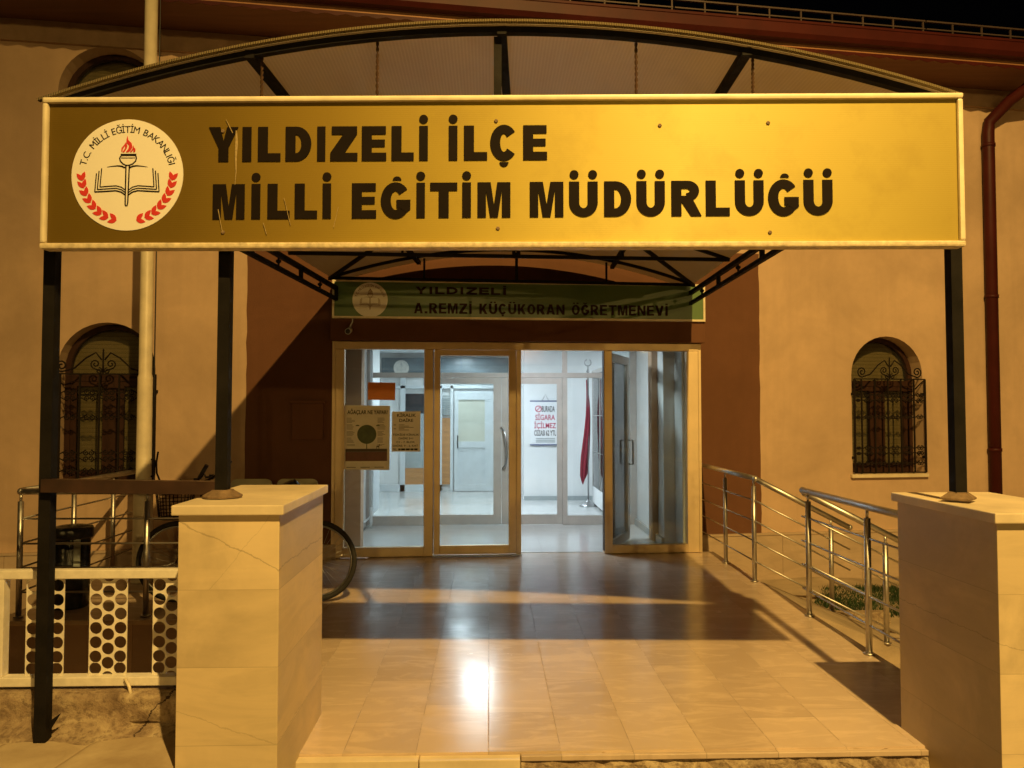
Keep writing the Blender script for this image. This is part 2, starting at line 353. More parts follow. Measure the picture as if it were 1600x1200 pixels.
# ------------------------------------------------------------------ mesh builder and tagging
class MB:
    def __init__(self, frame=None): self.bm = bmesh.new(); self.F = frame or Matrix()
    def v(self, p): return self.bm.verts.new(self.F @ Vector(p))
    def face(self, vs, smooth=False):
        try:
            f = self.bm.faces.new(vs); f.smooth = smooth; return f
        except ValueError: return None
    def box(self, a, b, bev=0):
        x0, y0, z0 = a; x1, y1, z1 = b
        vs = [self.v(p) for p in ((x0, y0, z0), (x1, y0, z0), (x1, y1, z0), (x0, y1, z0), (x0, y0, z1), (x1, y0, z1), (x1, y1, z1), (x0, y1, z1))]
        fs = [self.face([vs[i] for i in q]) for q in ((0, 3, 2, 1), (4, 5, 6, 7), (0, 1, 5, 4), (1, 2, 6, 5), (2, 3, 7, 6), (3, 0, 4, 7))]
        if bev:
            es = {e for f in fs for e in f.edges}
            bmesh.ops.bevel(self.bm, geom=list(es), offset=bev, segments=2, affect='EDGES', profile=.6)
        return self
    def bar(self, p, q, w, h, up=(0, 0, 1)):
        """square bar from P to Q, W across and H along UP"""
        p, q = Vector(p), Vector(q); d = (q - p).normalized(); u = Vector(up)
        if abs(d.dot(u)) > .98: u = Vector((0, 1, 0))
        s = d.cross(u).normalized(); u = s.cross(d)
        r = [[self.v(c + s * (w / 2 * i) + u * (h / 2 * j)) for i, j in ((-1, -1), (1, -1), (1, 1), (-1, 1))] for c in (p, q)]
        for k in range(4): self.face([r[0][k], r[0][(k + 1) % 4], r[1][(k + 1) % 4], r[1][k]])
        self.face(r[0][::-1]); self.face(r[1]); return self
    def tube(self, pts, r, seg=8, closed=False, smooth=True):
        pts = [Vector(p) for p in pts]; n = len(pts); rings = []
        rr = r if isinstance(r, (list, tuple)) else [r] * n
        prev = None
        for i, p in enumerate(pts):
            a = pts[(i - 1) % n] if (closed or i > 0) else p; c = pts[(i + 1) % n] if (closed or i < n - 1) else p
            d = (c - a).normalized()
            if prev is None:
                u = Vector((0, 0, 1)) if abs(d.z) < .9 else Vector((1, 0, 0))
                u = (u - d * u.dot(d)).normalized()
            else:
                u = (prev - d * prev.dot(d))
                u = u.normalized() if u.length > 1e-6 else d.orthogonal().normalized()
            prev = u; s = d.cross(u)
            rings.append([self.v(p + (u * math.cos(k * 2 * math.pi / seg) + s * math.sin(k * 2 * math.pi / seg)) * rr[i]) for k in range(seg)])
        m = n if closed else n - 1
        for i in range(m):
            A, B = rings[i], rings[(i + 1) % n]
            for k in range(seg): self.face([A[k], A[(k + 1) % seg], B[(k + 1) % seg], B[k]], smooth)
        if not closed: self.face(rings[0][::-1]); self.face(rings[-1])
        return self
    def lathe(self, prof, c=(0, 0, 0), seg=24, axis='Z', smooth=True):
        c = Vector(c); rings = []
        for r, z in prof:
            ring = []
            for k in range(seg):
                a = 2 * math.pi * k / seg; x, y = r * math.cos(a), r * math.sin(a)
                ring.append(self.v(c + (Vector((x, y, z)) if axis == 'Z' else Vector((x, z, y)) if axis == 'Y' else Vector((z, x, y)))))
            rings.append(ring)
        for A, B in zip(rings, rings[1:]):
            for k in range(seg): self.face([A[k], A[(k + 1) % seg], B[(k + 1) % seg], B[k]], smooth)
        self.face(rings[0][::-1]); self.face(rings[-1]); return self
    def plate(self, loops, y0, y1):
        """outline (and holes) in the x-z plane, thick from y0 to y1"""
        flat = [p for l in loops for p in l]
        tris = tessellate_polygon([[Vector((p[0], p[1], 0)) for p in l] for l in loops])
        A = [self.v((p[0], y0, p[1])) for p in flat]; B = [self.v((p[0], y1, p[1])) for p in flat]
        for i, j, k in tris: self.face([A[i], A[j], A[k]]); self.face([B[k], B[j], B[i]])
        s = 0
        for l in loops:
            n = len(l)
            for i in range(n): self.face([A[s + i], A[s + (i + 1) % n], B[s + (i + 1) % n], B[s + i]])
            s += n
        return self
    def sheet(self, grid, smooth=True):
        G = [[self.v(p) for p in row] for row in grid]
        for a, b in zip(G, G[1:]):
            for i in range(len(a) - 1): self.face([a[i], a[i + 1], b[i + 1], b[i]], smooth)
        return self
    def ribbon(self, pts, w, y0, y1):
        """flat stroke in the x-z plane"""
        n = len(pts); L, Rr = [], []
        for i, p in enumerate(pts):
            a = pts[max(0, i - 1)]; c = pts[min(n - 1, i + 1)]
            d = Vector((c[0] - a[0], c[1] - a[1])).normalized(); s = Vector((-d.y, d.x)); ww = w[i] if isinstance(w, (list, tuple)) else w
            L.append((p[0] + s.x * ww / 2, p[1] + s.y * ww / 2)); Rr.append((p[0] - s.x * ww / 2, p[1] - s.y * ww / 2))
        return self.plate([L + Rr[::-1]], y0, y1)
    def text(self, s, x0, x1, z0, cap, y=0, off=0.0, depth=.0012, spacing=1.0, rot=0, about=None, center=None):
        """S fitted between x0 and x1 with capital height CAP on the base line z0, facing -y"""
        c = bpy.data.curves.new('lettering', 'FONT'); c.body = s; c.size = 1; c.offset = off; c.space_character = spacing
        c.resolution_u = 3; c.extrude = .02
        o = bpy.data.objects.new('lettering', c); me = o.to_mesh()
        xs = [q.co.x for q in me.vertices]
        if not xs: return self
        mn, mxx = min(xs), max(xs); k = cap / .727
        if center is not None:
            kx = k * x1; ox = center - (mn + mxx) / 2 * kx
        else:
            kx = (x1 - x0) / (mxx - mn); ox = x0 - mn * kx
        T = Matrix.Rotation(rot, 2) if rot else None
        vs = []
        for q in me.vertices:
            x, z = ox + q.co.x * kx, z0 + q.co.y * k
            if T is not None:
                w = T @ Vector((x - about[0], z - about[1])); x, z = w.x + about[0], w.y + about[1]
            vs.append(self.v((x, y - (depth if q.co.z > 0 else 0), z)))
        for p in me.polygons: self.face([vs[i] for i in p.vertices])
        o.to_mesh_clear(); bpy.data.objects.remove(o); bpy.data.curves.remove(c); return self
    def build(self, name, material, parent=None, **tags):
        bmesh.ops.recalc_face_normals(self.bm, faces=self.bm.faces[:])
        me = bpy.data.meshes.new(name); self.bm.to_mesh(me); self.bm.free()
        for q in (material if isinstance(material, (list, tuple)) else [material]): me.materials.append(q)
        o = bpy.data.objects.new(name, me); COL.objects.link(o); WM[o] = Matrix()
        if parent:
            o.parent = parent; o.matrix_parent_inverse = WM[parent].inverted()
        return tag(o, **tags)
WM = {}
def tag(o, label=None, cat=None, group=None, kind=None):
    if label: o['label'] = label
    if cat: o['category'] = cat
    if group: o['group'] = group
    if kind: o['kind'] = kind
    return o
def thing(name, loc, label, cat, group=None):
    o = bpy.data.objects.new(name, None); COL.objects.link(o); o.location = loc; o.empty_display_size = .1
    WM[o] = Matrix.Translation(loc); return tag(o, label, cat, group)
def frame(x, y, z=0, deg=0): return Matrix.Translation((x, y, z)) @ Matrix.Rotation(R(deg), 4, 'Z')
def arc(cx, cz, rx, rz, a0, a1, n): return [(cx + rx * math.cos(R(a0 + (a1 - a0) * i / n)), cz + rz * math.sin(R(a0 + (a1 - a0) * i / n))) for i in range(n + 1)]
def circ(cx, cz, r, n=24): return arc(cx, cz, r, r, 0, 360, n)[:-1]
def rect(x0, z0, x1, z1): return [(x0, z0), (x1, z0), (x1, z1), (x0, z1)]

# ------------------------------------------------------------------ ground and landing
MB().box((-120, -120, -.7), (120, 120, -.47)).build('ground', M['garden'], kind='structure')
MB().box((-60, -60, -.466), (60, 3.0, -.16)).build('street', M['asphalt'], kind='structure')
MB().box((-9, -4, -.156), (-1.305, 3.72, .10)).build('pavement', M['paving'], kind='structure')
F = MB()
F.box((-1.30, 3.62, -.466), (2.52, 8.62, 0))
F.build('landing_floor', M['tile'], kind='structure')
F = MB(); F.box((-3.72, 5.95, -.466), (-1.304, 8.30, -.002)); F.build('side_landing', M['tile'], kind='structure')
MB().box((-3.75, 5.925, -.03), (-1.304, 5.948, .002), .004).build('landing_edge', M['cap'], kind='structure')
# front riser: stone slabs on the left, broken open on the right where they fell off
F = MB()
F.box((-.93, 3.56, -.159), (-.32, 3.618, -.010), .003); F.box((-.315, 3.562, -.159), (.145, 3.618, -.012), .003)
F.build('step_riser', M['cap'], kind='structure')
F = MB(); nx = 40
grid = []
for j in range(5):
    row = []
    for i in range(nx + 1):
        x = .15 + (2.056 - .15) * i / nx
        row.append((x, 3.606 - .012 * j + random.uniform(-.012, .012) - (.02 if j > 2 else 0), -.012 - .04 * j + random.uniform(-.01, .01)))
    grid.append(row)
F.sheet(grid, False).build('broken_step_edge', M['concrete'], kind='structure')
MB().box((.15, 3.585, -.03), (2.056, 3.619, -.006), .003).build('step_nosing', M['tile'], kind='structure')
# right side: ramp down to the yard
F = MB()
pts = [(2.524, 6.02), (3.62, 6.02), (3.62, 7.12), (2.524, 7.12)]
top = [F.v((x, y, -.004 if x < 3 else -.45)) for x, y in pts]; bot = [F.v((x, y, -.468)) for x, y in pts]
F.face(top); F.face(bot[::-1])
for i in range(4): F.face([top[i], top[(i + 1) % 4], bot[(i + 1) % 4], bot[i]])
F.build('ramp', M['earth'], kind='structure')
F = MB(); rnd = random.Random(3); grid = []
for j in range(31):
    row = []
    for i in range(41):
        x = 2.53 + 7 * i / 40; y = 3.9 + 6.2 * j / 30
        row.append((x, y, -.40 + .02 * math.sin(x * 3.1 + y) + rnd.uniform(-.012, .012)))
    grid.append(row)
F.sheet(grid).build('yard_earth', M['earth'], kind='structure')
MB().box((2.524, 7.125, -.46), (3.75, 7.23, -.30), .01).build('ramp_kerb', M['concrete'], kind='structure')

# grass patch
F = MB(); rnd = random.Random(5)
for i in range(15000):
    x = 3.25 + 2.6 * rnd.random(); y = 7.28 + 1.25 * rnd.random()
    if (x - 3.25) < .55 * abs(y - 7.75) + .18 * rnd.random(): continue
    h = .03 + .05 * rnd.random() ** 2; a = rnd.random() * 6.28; w = .006; lx, ly = rnd.uniform(-.04, .04), rnd.uniform(-.04, .04)
    z = -.40
    F.face([F.v((x - w * math.cos(a), y - w * math.sin(a), z)), F.v((x + w * math.cos(a), y + w * math.sin(a), z)), F.v((x + lx, y + ly, z + h))])
F.build('grass', M['grass'], kind='stuff')

# ------------------------------------------------------------------ building
FA = frame(0, 8.6, 0, 7.3)                      # facade axes: x along the wall, y into it
bld = thing('public_building', (0, 8.6, 0), 'two storey peach plastered public building with brown entrance bay and maroon eaves', 'building')
def arch_loop(cx, z0, w, ztop, n=18):
    r = w / 2
    return [(cx - r, z0), (cx + r, z0)] + arc(cx, ztop - r, r, r, 0, 180, n)
WINS = [(-4.0, .84, 2.50), (4.895, .82, 2.49), (-4.02, 3.72, 5.42)]
F = MB(FA)
F.plate([rect(-9, -.46, 10.5, 5.62)] + [arch_loop(c, a, .95 + (.06 if a > 3 else 0), b) for c, a, b in WINS] + [rect(-1.62, -.02, 2.42, 2.62)], 0, .26)
F.build('wall', M['wall'], bld)
# brown painted bay, edge a little wavy
L, Rr = [], []
for i in range(30):
    z = .146 + (3.45 - .146) * i / 29
    L.append((-2.61 + random.uniform(-.006, .006), z)); Rr.append((3.235 + random.uniform(-.006, .006), z))
F = MB(FA); F.plate([[(-1.70, .146), (-1.70, 2.63), (2.45, 2.63), (2.45, .146)] + Rr + L[::-1]], -.006, -.0005)
F.build('painted_bay', M['brown'], bld)
for u0, u1 in ((-9, -1.66), (2.46, 10.5)):
    F = MB(FA)
    x = u0
    while x < u1 - .01:
        e = min(u1, x + 1.02); F.box((x + .0015, -.045, -.46), (e - .0015, -.001, .118), .003); x = e
    F.box((u0, -.055, .120), (u1, -.001, .146), .004)
    F.build('plinth', M['plinth'], bld)
# eaves
F = MB(FA); F.box((-10, -.70, 5.625), (11, .26, 5.66)); F.build('soffit', M['soffit'], bld)
F = MB(FA); F.box((-10, -.045, 5.40), (11, -.001, 5.622)); F.build('frieze', M['frieze'], bld)
F = MB(FA); F.box((-10, -.73, 5.60), (11, -.702, 5.78)); F.build('fascia', M['fascia'], bld)
F = MB(FA); lo = []
n = 420
for i in range(n + 1): lo.append((-10 + 21 * i / n, 5.575 + .012 * math.sin(i * 2 * math.pi / 4)))
F.plate([lo + [(11, 5.612), (-10, 5.612)]], -.738, -.732); F.build('scalloped_trim', M['maroon'], bld)
F = MB(FA)
prof = [(-.735, 5.80), (-.735, 5.68), (-.77, 5.655), (-.84, 5.66), (-.88, 5.70), (-.89, 5.80), (-.90, 5.805), (-.90, 5.83), (-.865, 5.83), (-.865, 5.71), (-.83, 5.685), (-.78, 5.68), (-.755, 5.70), (-.755, 5.80)]
A = [F.v((-10, y, z)) for y, z in prof]; B = [F.v((11, y, z)) for y, z in prof]
for i in range(len(prof)): F.face([A[i], A[(i + 1) % len(prof)], B[(i + 1) % len(prof)], B[i]])
F.build('gutter', M['maroon'], bld)
F = MB(FA); q = [(-10, -.80, 5.80), (11, -.80, 5.80), (11, 5, 7.4), (-10, 5, 7.4)]
A = [F.v(p) for p in q]; B = [F.v((p[0], p[1], p[2] - .06)) for p in q]
F.face(A); F.face(B[::-1])
for i in range(4): F.face([A[i], A[(i + 1) % 4], B[(i + 1) % 4], B[i]])
rf = F.build('roof', M['maroon_dark'], bld)
F = MB(FA)
x = -10
while x < 11:
    F.box((x, -.868, 5.815), (x + .016, -.852, 5.955)); x += .37
x = -10
while x < 11:
    e = x + 2.95
    F.box((x, -.874, 5.955), (e, -.846, 5.972)); F.box((x, -.872, 5.868), (e, -.850, 5.882)); x = e + .02
F.build('snow_guard', M['rail_dull'], rf)
# maroon downpipe on the right
F = MB(FA)
F.tube([(6.60, -.80, 5.72), (6.60, -.78, 5.62), (6.42, -.30, 5.40), (6.30, -.09, 5.20), (6.29, -.075, 5.05), (6.29, -.075, -.3)], .070, 14)
for z in (4.9, 3.0, 1.1): F.lathe([(.079, -.02), (.079, .02)], (6.29, -.075, z), 14)
F.build('downpipe', M['maroon'], bld)

# windows
def window(cx, z0, z1, upper=False):
    w = .95 + (.06 if upper else 0); spring = z1 - w / 2
    F = MB(FA)
    io = arch_loop(cx, z0, w, z1); 
    def inner(d): return arch_loop(cx, z0 + d, w - 2 * d, z1 - d)
    F.plate([io, inner(.055)], .19, .255)
    F.box((cx - w / 2 + .055, .195, spring - .13), (cx + w / 2 - .055, .25, spring - .06))
    F.box((cx - .05, .193, z0 + .055), (cx + .05, .25, spring - .13))
    for s in (-1, 1):
        a, b2 = sorted((cx + s * .05, cx + s * (w / 2 - .055)))
        F.plate([rect(a, z0 + .055, b2, spring - .13), rect(a + .055, z0 + .115, b2 - .055, spring - .185)], .205, .245)
    wf = F.build('window', M['wood_dark'], bld)
    F = MB(FA); F.plate([inner(.05)], .232, .236); F.build('pane', M['glass_win'], wf)
    F = MB(FA); F.plate([inner(.03)], .30, .305); F.build('blind', M['blind'], wf)
    F = MB(FA); F.box((cx - w / 2 - .035, -.05, z0 - .045), (cx + w / 2 + .035, .20, z0 - .002), .006); F.build('sill', M['cap'], wf)
    return wf
M['glass_win'] = glass_mat('window_glass', (.72, .72, .66), 1.5, .03)
for c, a, b2 in WINS: window(c, a, b2, a > 3)
# unseen plates added behind the blinds to make the windows light-tight
for c, a, b2 in WINS: MB(FA).plate([rect(c - .8, a - .2, c + .8, b2 + .1)], .32, .34).build('light_block', M['frieze'], bld)

def spiral(cx, cz, r, a0, turns, n=16, rin=.18):
    return [(cx + r * (1 - (1 - rin) * i / n) * math.cos(R(a0 + 360 * turns * i / n)), cz + r * (1 - (1 - rin) * i / n) * math.sin(R(a0 + 360 * turns * i / n))) for i in range(n + 1)]
def grille(cx, z0, w, zt, label, yy=-.05):
    g = thing('window_grille', tuple(FA @ Vector((cx, yy, z0))), label, 'window grille', 'wrought iron window grilles')
    def T(F, pts, r=.0055): F.tube([(p[0], yy, p[1]) for p in pts], r * 1.45, 5)
    F = MB(FA)
    xs = [cx - w / 2 + w * f for f in (0, .10, .285, .47, .655, .84, 1)]
    for i, x in enumerate(xs): F.bar((x, yy, z0), (x, yy, zt), .022 if i in (0, 6) else .016, .014)
    for z in (z0, zt): F.bar((xs[0], yy, z), (xs[-1], yy, z), .014, .014)
    for z in (z0 + .16 * (zt - z0), z0 + .84 * (zt - z0)):
        for x in (xs[0], xs[-1]): F.bar((x, yy, z), (x, -.001 if cx > 0 and x == xs[0] else .0, z), .03, .03)
    F.build('bars', M['iron'], g)
    F = MB(FA)
    H = zt - z0
    for zc in (z0 + .235 * H, z0 + .80 * H, z0 + .07 * H, z0 + .565 * H):
        for a, b2 in zip(xs, xs[1:]):
            gp = b2 - a; r = min(.030, gp * .2)
            for s in (-1, 1):
                ex = a if s < 0 else b2
                mid = (a + b2) / 2
                for q in ((-1, 1) if zc < z0 + .9 * H and abs(zc - z0 - .07 * H) > .01 and abs(zc - z0 - .565 * H) > .01 else (1,)):
                    px = mid + s * (gp / 2 - .012 - r) * .55
                    sp = spiral(px - s * r * .2, zc + q * .030, r, 90 * q if s > 0 else 90 * q, -s * q * 1.35, 14)
                    T(F, [(ex, zc)] + [(ex - s * .004, zc + q * .02)] + sp, .0042)
    # crest with a spear point
    q = H / 1.12
    ap = zt + .235 * q
    T(F, [(cx, zt), (cx, ap)], .006); F.lathe([(.001, ap + .035), (.010, ap + .012), (.004, ap)], FA.inverted() @ (FA @ Vector((cx, yy, 0))), 6)
    for s in (-1, 1):
        c1 = cx + s * w * .39
        sp = spiral(c1, zt + .085 * q, .062 * q, -90, s * 1.6, 22)[::-1]
        T(F, sp + [(cx + s * w * .27, zt + .06 * q), (cx + s * w * .16, zt + .17 * q), (cx + s * w * .07, zt + .225 * q), (cx + s * w * .015, zt + .15 * q)], .006)
        T(F, spiral(cx + s * .075, zt + .105 * q, .048 * q, -60 if s > 0 else 240, s * 1.4, 16)[::-1] + [(cx, zt + .02)], .005)
        T(F, spiral(cx + s * .040, zt + .035 * q, .034 * q, 90, s * 1.4, 14), .0045)
        T(F, [(cx + s * w / 2, zt), (cx + s * w * .36, zt - .12)], .005)
    F.build('scrollwork', M['iron'], g)
    return g
grille(-4.02, .86, 1.02, 1.96, 'black wrought iron grille over the arched window behind the cream pole')
grille(4.895, .835, .94, 1.965, 'black wrought iron grille over the arched window above the steel ramp rails')

# ---- interior shell (parts of the building)
F = MB()
F.box((-1.64, 8.62, -.2), (2.28, 10.62, .004)); F.box((-2.4, 10.62, -.2), (3.6, 15.4, .004)); F.build('indoor_floor', M['tile_in'], bld)
F = MB(); F.box((-1.64, 8.72, 2.62 + .1), (2.28, 10.62, 2.85)); F.box((-2.4, 10.62, 2.72), (3.6, 15.4, 2.85)); F.build('ceiling', M['ceil'], bld)
F = MB()
F.box((-1.88, 8.75, .004), (-1.68, 10.62, 2.72)); F.box((2.06, 9.02, .004), (2.28, 10.70, 2.72))
F.box((-1.9, 10.62, .004), (-1.76, 12.3, 2.72)); F.box((-2.4, 12.3, .004), (-1.76, 12.42, 2.72))
F.box((-2.42, 12.42, .004), (-2.22, 15.4, 2.72)); F.box((-2.4, 15.2, .004), (3.6, 15.4, 2.72))
F.box((3.3, 10.7, .004), (3.5, 15.2, 2.72)); F.box((2.06, 10.70, .004), (3.5, 10.82, 2.72))
F.box((.62, 13.6, .004), (3.3, 15.2, 2.72))
F.build('indoor_wall', M['white_wall'], bld)
MB().box((-1.675, 8.78, .004), (-1.45, 8.98, 2.72)).build('pilaster', M['wall'], bld); MB().box((1.985, 9.32, .004), (2.058, 9.52, 2.72)).build('pilaster', M['wall'], bld); MB().box((2.19, 8.66, .004), (2.275, 9.015, 2.72)).build('porch_wall', M['white_wall'], bld)
F = MB(); F.tube([(-1.60, 10.5, .004), (-1.60, 10.5, 2.72)], .02, 10); F.tube([(-1.63, 9.4, .15), (-1.60, 9.9, .15), (-1.60, 10.48, .15)], .014, 8)
F.tube([(-1.56, 10.3, .3), (-1.56, 10.3, .08), (-1.60, 10.3, .04)], .018, 8)
F.build('heating_pipe', M['white_frame'], bld)
F = MB(); F.box((2.02, 9.0, .004), (2.058, 10.7, .09)); F.box((.62, 13.57, .004), (3.3, 13.598, .08)); F.build('skirting', M['grey_panel'], bld)
# inner glazed partition with a double door
ip = MB(); Y0, Y1 = 10.66, 10.74
def mem(a, b2, c, d, y0=Y0, y1=Y1): ip.box((a, y0, c), (b2, y1, d), .004)
mem(-1.758, -1.64, .004, 2.72); mem(1.97, 2.06, .004, 2.72); mem(-1.64, 1.97, 2.04, 2.11)
for a, b2 in ((-.90, -.80), (1.02, 1.09)): mem(a, b2, .004, 2.04); mem(a, b2, 2.11, 2.72)
mem(-1.64, -.90, .004, .13); mem(1.09, 1.97, .004, .13); mem(-1.64, 1.97, 2.66, 2.72, Y0 + .01, Y1 - .01)
part = ip.build('partition_frame', M['alu_grey'], bld)
F = MB()
for a, b2, c, d in ((-1.64, -.90, .13, 2.04), (1.09, 1.97, .13, 2.04), (-1.64, -.90, 2.11, 2.66), (-.80, 1.02, 2.11, 2.66), (1.09, 1.97, 2.11, 2.66)):
    F.box((a, 10.697, c), (b2, 10.703, d))
F.build('pane', M['glass_in'], part)
for a, b2, s in ((-.797, .172, 1), (.176, 1.017, -1)):
    F = MB(); F.plate([rect(a, .012, b2, 2.035), rect(a + .10, .145, b2 - (.11 if s > 0 else .07), 1.955)], 10.665, 10.715)
    d = F.build('partition_door', M['alu_grey'], bld)
    F = MB(); F.box((a + .10, 10.687, .145), (b2 - (.11 if s > 0 else .07), 10.693, 1.955)); F.build('pane', M['glass_in'], d)
    if s > 0:
        hx = b2 + .045
        F = MB(); F.tube([(hx - .05, 10.66, 1.35), (hx, 10.60, 1.30), (hx + .03, 10.585, 1.12), (hx + .035, 10.585, .98), (hx + .02, 10.59, .85), (hx - .03, 10.66, .78)], .012, 8)
        F.build('handle', M['chrome'], d)
# back partition: white frames, a panelled door, blind and dark window, timber panel
Yb = 15.12
F = MB()
def bm_(a, b2, c, d): F.box((a, Yb, c), (b2, Yb + .06, d), .004)
for a, b2 in ((-1.74, -1.64), (-1.22, -1.08), (-1.08, -.92), (-.76, -.70), (.30, .38)): bm_(a, b2, .004, 2.3)
bm_(-2.2, .38, 2.02, 2.08); bm_(-2.2, .38, 2.24, 2.30); bm_(-2.2, -.92, .004, .14)
bp = F.build('back_partition', M['white_frame'], bld)
F = MB(); F.plate([rect(-.68, .012, .28, 1.97), rect(-.60, .98, -.08, 1.80), rect(-.60, .145, -.08, .86)], Yb - .01, Yb + .05)
F.box((-.60, Yb + .025, .145), (-.08, Yb + .04, .86))
bd = F.build('back_door', M['white_frame'], bld)
F = MB(); F.box((-.60, Yb + .015, .98), (-.08, Yb + .03, 1.80)); F.build('door_panel', M['cream_panel'], bd)
F = MB(); F.box((-.62, Yb - .05, .85), (-.60, Yb - .012, 1.1), .004); F.build('handle', M['blackish'], bd)
F = MB(); F.box((-1.64, Yb + .01, 1.53), (-1.22, Yb + .05, 1.92)); F.build('dark_pane', M['dark_window'], bld)
MB().box((-.92, Yb + .01, .14), (-.76, Yb + .05, 1.44)).build('timber_panel', M['wood'], bld); MB().box((-1.64, Yb + .012, .14), (-1.22, Yb + .05, .46)).build('timber_panel', M['wood'], bld)
F = MB(); F.box((-1.64, Yb + .02, .46), (-1.22, Yb + .05, 1.53)); F.box((-.70, Yb + .02, 2.08), (.3, Yb + .05, 2.24)); F.build('lower_panel', M['grey_panel'], bld)
F = MB()
for i in range(9): F.box((-.915, Yb, 1.50 + .044 * i), (-.765, Yb + .02, 1.532 + .044 * i))
F.build('slatted_blind', M['grey_panel'], bld)
F = MB()
for k in range(9): F.box((-1.755, 11.15 + .07 * k, .10), (-1.66, 11.205 + .07 * k, .74), .012)
F.tube([(-1.70, 11.1, .13), (-1.70, 11.8, .13)], .015, 8); F.tube([(-1.72, 11.1, .13), (-1.72, 11.05, .02)], .012, 8)
rad = F.build('radiator', M['white_frame']); tag(rad, 'white panel radiator on the inner hall wall seen through the left glass', 'radiator')
for (x, y, w, lab) in ((-.19, 12.0, .46, 'square ceiling light just inside the inner hall doors'), (-.5, 14.5, .38, 'square ceiling light deep in the hall before the panelled door'),
                  (2.6, 12.4, .38, 'square ceiling light beside the display cabinet'), (.6, 9.1, .38, 'added square fill light hidden in the porch behind the header')):  # the porch fitting is made up to carry the added fill
    g = thing('ceiling_light', (x, y, 2.72), lab, 'ceiling light', 'ceiling lights in the hall')
    MB().box((x - w / 2, y - w / 2, 2.665), (x + w / 2, y + w / 2, 2.718), .01).build('housing', M['ceil'], g)
    MB().box((x - w / 2 + .02, y - w / 2 + .02, 2.655), (x + w / 2 - .02, y + w / 2 - .02, 2.664), .002).build('diffuser', M['lightpanel'], g)

# ------------------------------------------------------------------ glazed entrance front
FD = frame(-1.66, 8.35, 0, 3.0)
ent = thing('glazed_entrance', (.35, 8.45, 0), 'cream aluminium framed glass entrance front with one door standing open inward', 'entrance')
F = MB(FD)
Z0 = .004
F.box((0, 0, Z0), (.095, .10, 2.25), .005); F.box((.955, 0, Z0), (1.055, .10, 2.25), .005)
F.box((1.965, 0, Z0), (2.018, .10, 2.25), .005); F.box((2.945, 0, Z0), (3.035, .10, 2.25), .005); F.box((3.885, 0, Z0), (4.02, .10, 2.25), .006)
F.box((0, -.004, 2.252), (4.02, .10, 2.335), .005)
F.box((.095, .005, Z0), (.955, .095, .105), .005); F.box((3.035, .005, Z0), (3.885, .095, .095), .005)
fr = F.build('frame', M['alu'], ent)
F = MB(FD)
for x in (1.008, 2.94): F.box((x + .0455 if x < 2 else x, -.0015, .03), (x + .050 if x < 2 else x + .0045, .09, 2.25))
F.build('shadow_gap', M['alu_dark'], ent)
for a, b2, c, d in ((.095, .955, .105, 2.252), (3.035, 3.885, .095, 2.252)):
    F = MB(FD); F.box((a, .048, c), (b2, .054, d)); F.build('pane', M['glass'], ent)
F = MB(FD); x0, x1 = 1.062, 1.962
for a, b2 in ((x0, x0 + .068), (x1 - .082, x1)): F.box((a, -.012, .022), (b2, .045, 2.25), .006)
F.plate([[(x0 + .001, 2.247), (x1 - .001, 2.247), (x1 - .083, 2.185), (x0 + .069, 2.185)]], -.0135, .044)
F.box((x0 + .068, -.011, .022), (x1 - .082, .045, .118), .005)
dr = F.build('door', M['alu'], ent)
F = MB(FD); F.box((x0 + .066, .014, .116), (x1 - .08, .020, 2.19)); F.build('pane', M['glass'], dr)
# open leaf, hinged on the right mullion
FO = FD @ Matrix.Translation((3.032, .09, 0)) @ Matrix.Rotation(R(63), 4, 'Z')
F = MB(FO); F.plate([rect(0.01, .02, .90, 2.235), rect(.10, .12, .80, 2.14)], 0, .05)
dr2 = F.build('open_door', M['alu_grey'], ent)
F = MB(FO); F.box((.098, .022, .118), (.802, .028, 2.142)); F.build('pane', M['glass'], dr2)
F = MB(FO)
for s in (-1, 1):
    y = -.055 if s < 0 else .105
    F.tube([(.85, .025 + s * .025, 1.22), (.85, y, 1.22), (.85, y, .93), (.85, .025 + s * .025, .93)], .012, 8)
F.build('handle', M['chrome'], dr2)
MB(FD).box((1.05, -.045, .004), (2.02, -.001, .018), .004).build('threshold', M['chrome'], ent)
# brown header box above the glazing and cheeks back to the wall
F = MB(FD); F.box((-.04, -.12, 2.338), (4.06, .55, 2.60)); F.build('header', M['brown'], ent)
MB(FD).box((-.035, .005, Z0), (-.002, .34, 2.336)).build('side_cheek', M['alu'], ent); MB(FD).box((4.022, .005, Z0), (4.05, .50, 2.336)).build('side_cheek', M['alu'], ent)

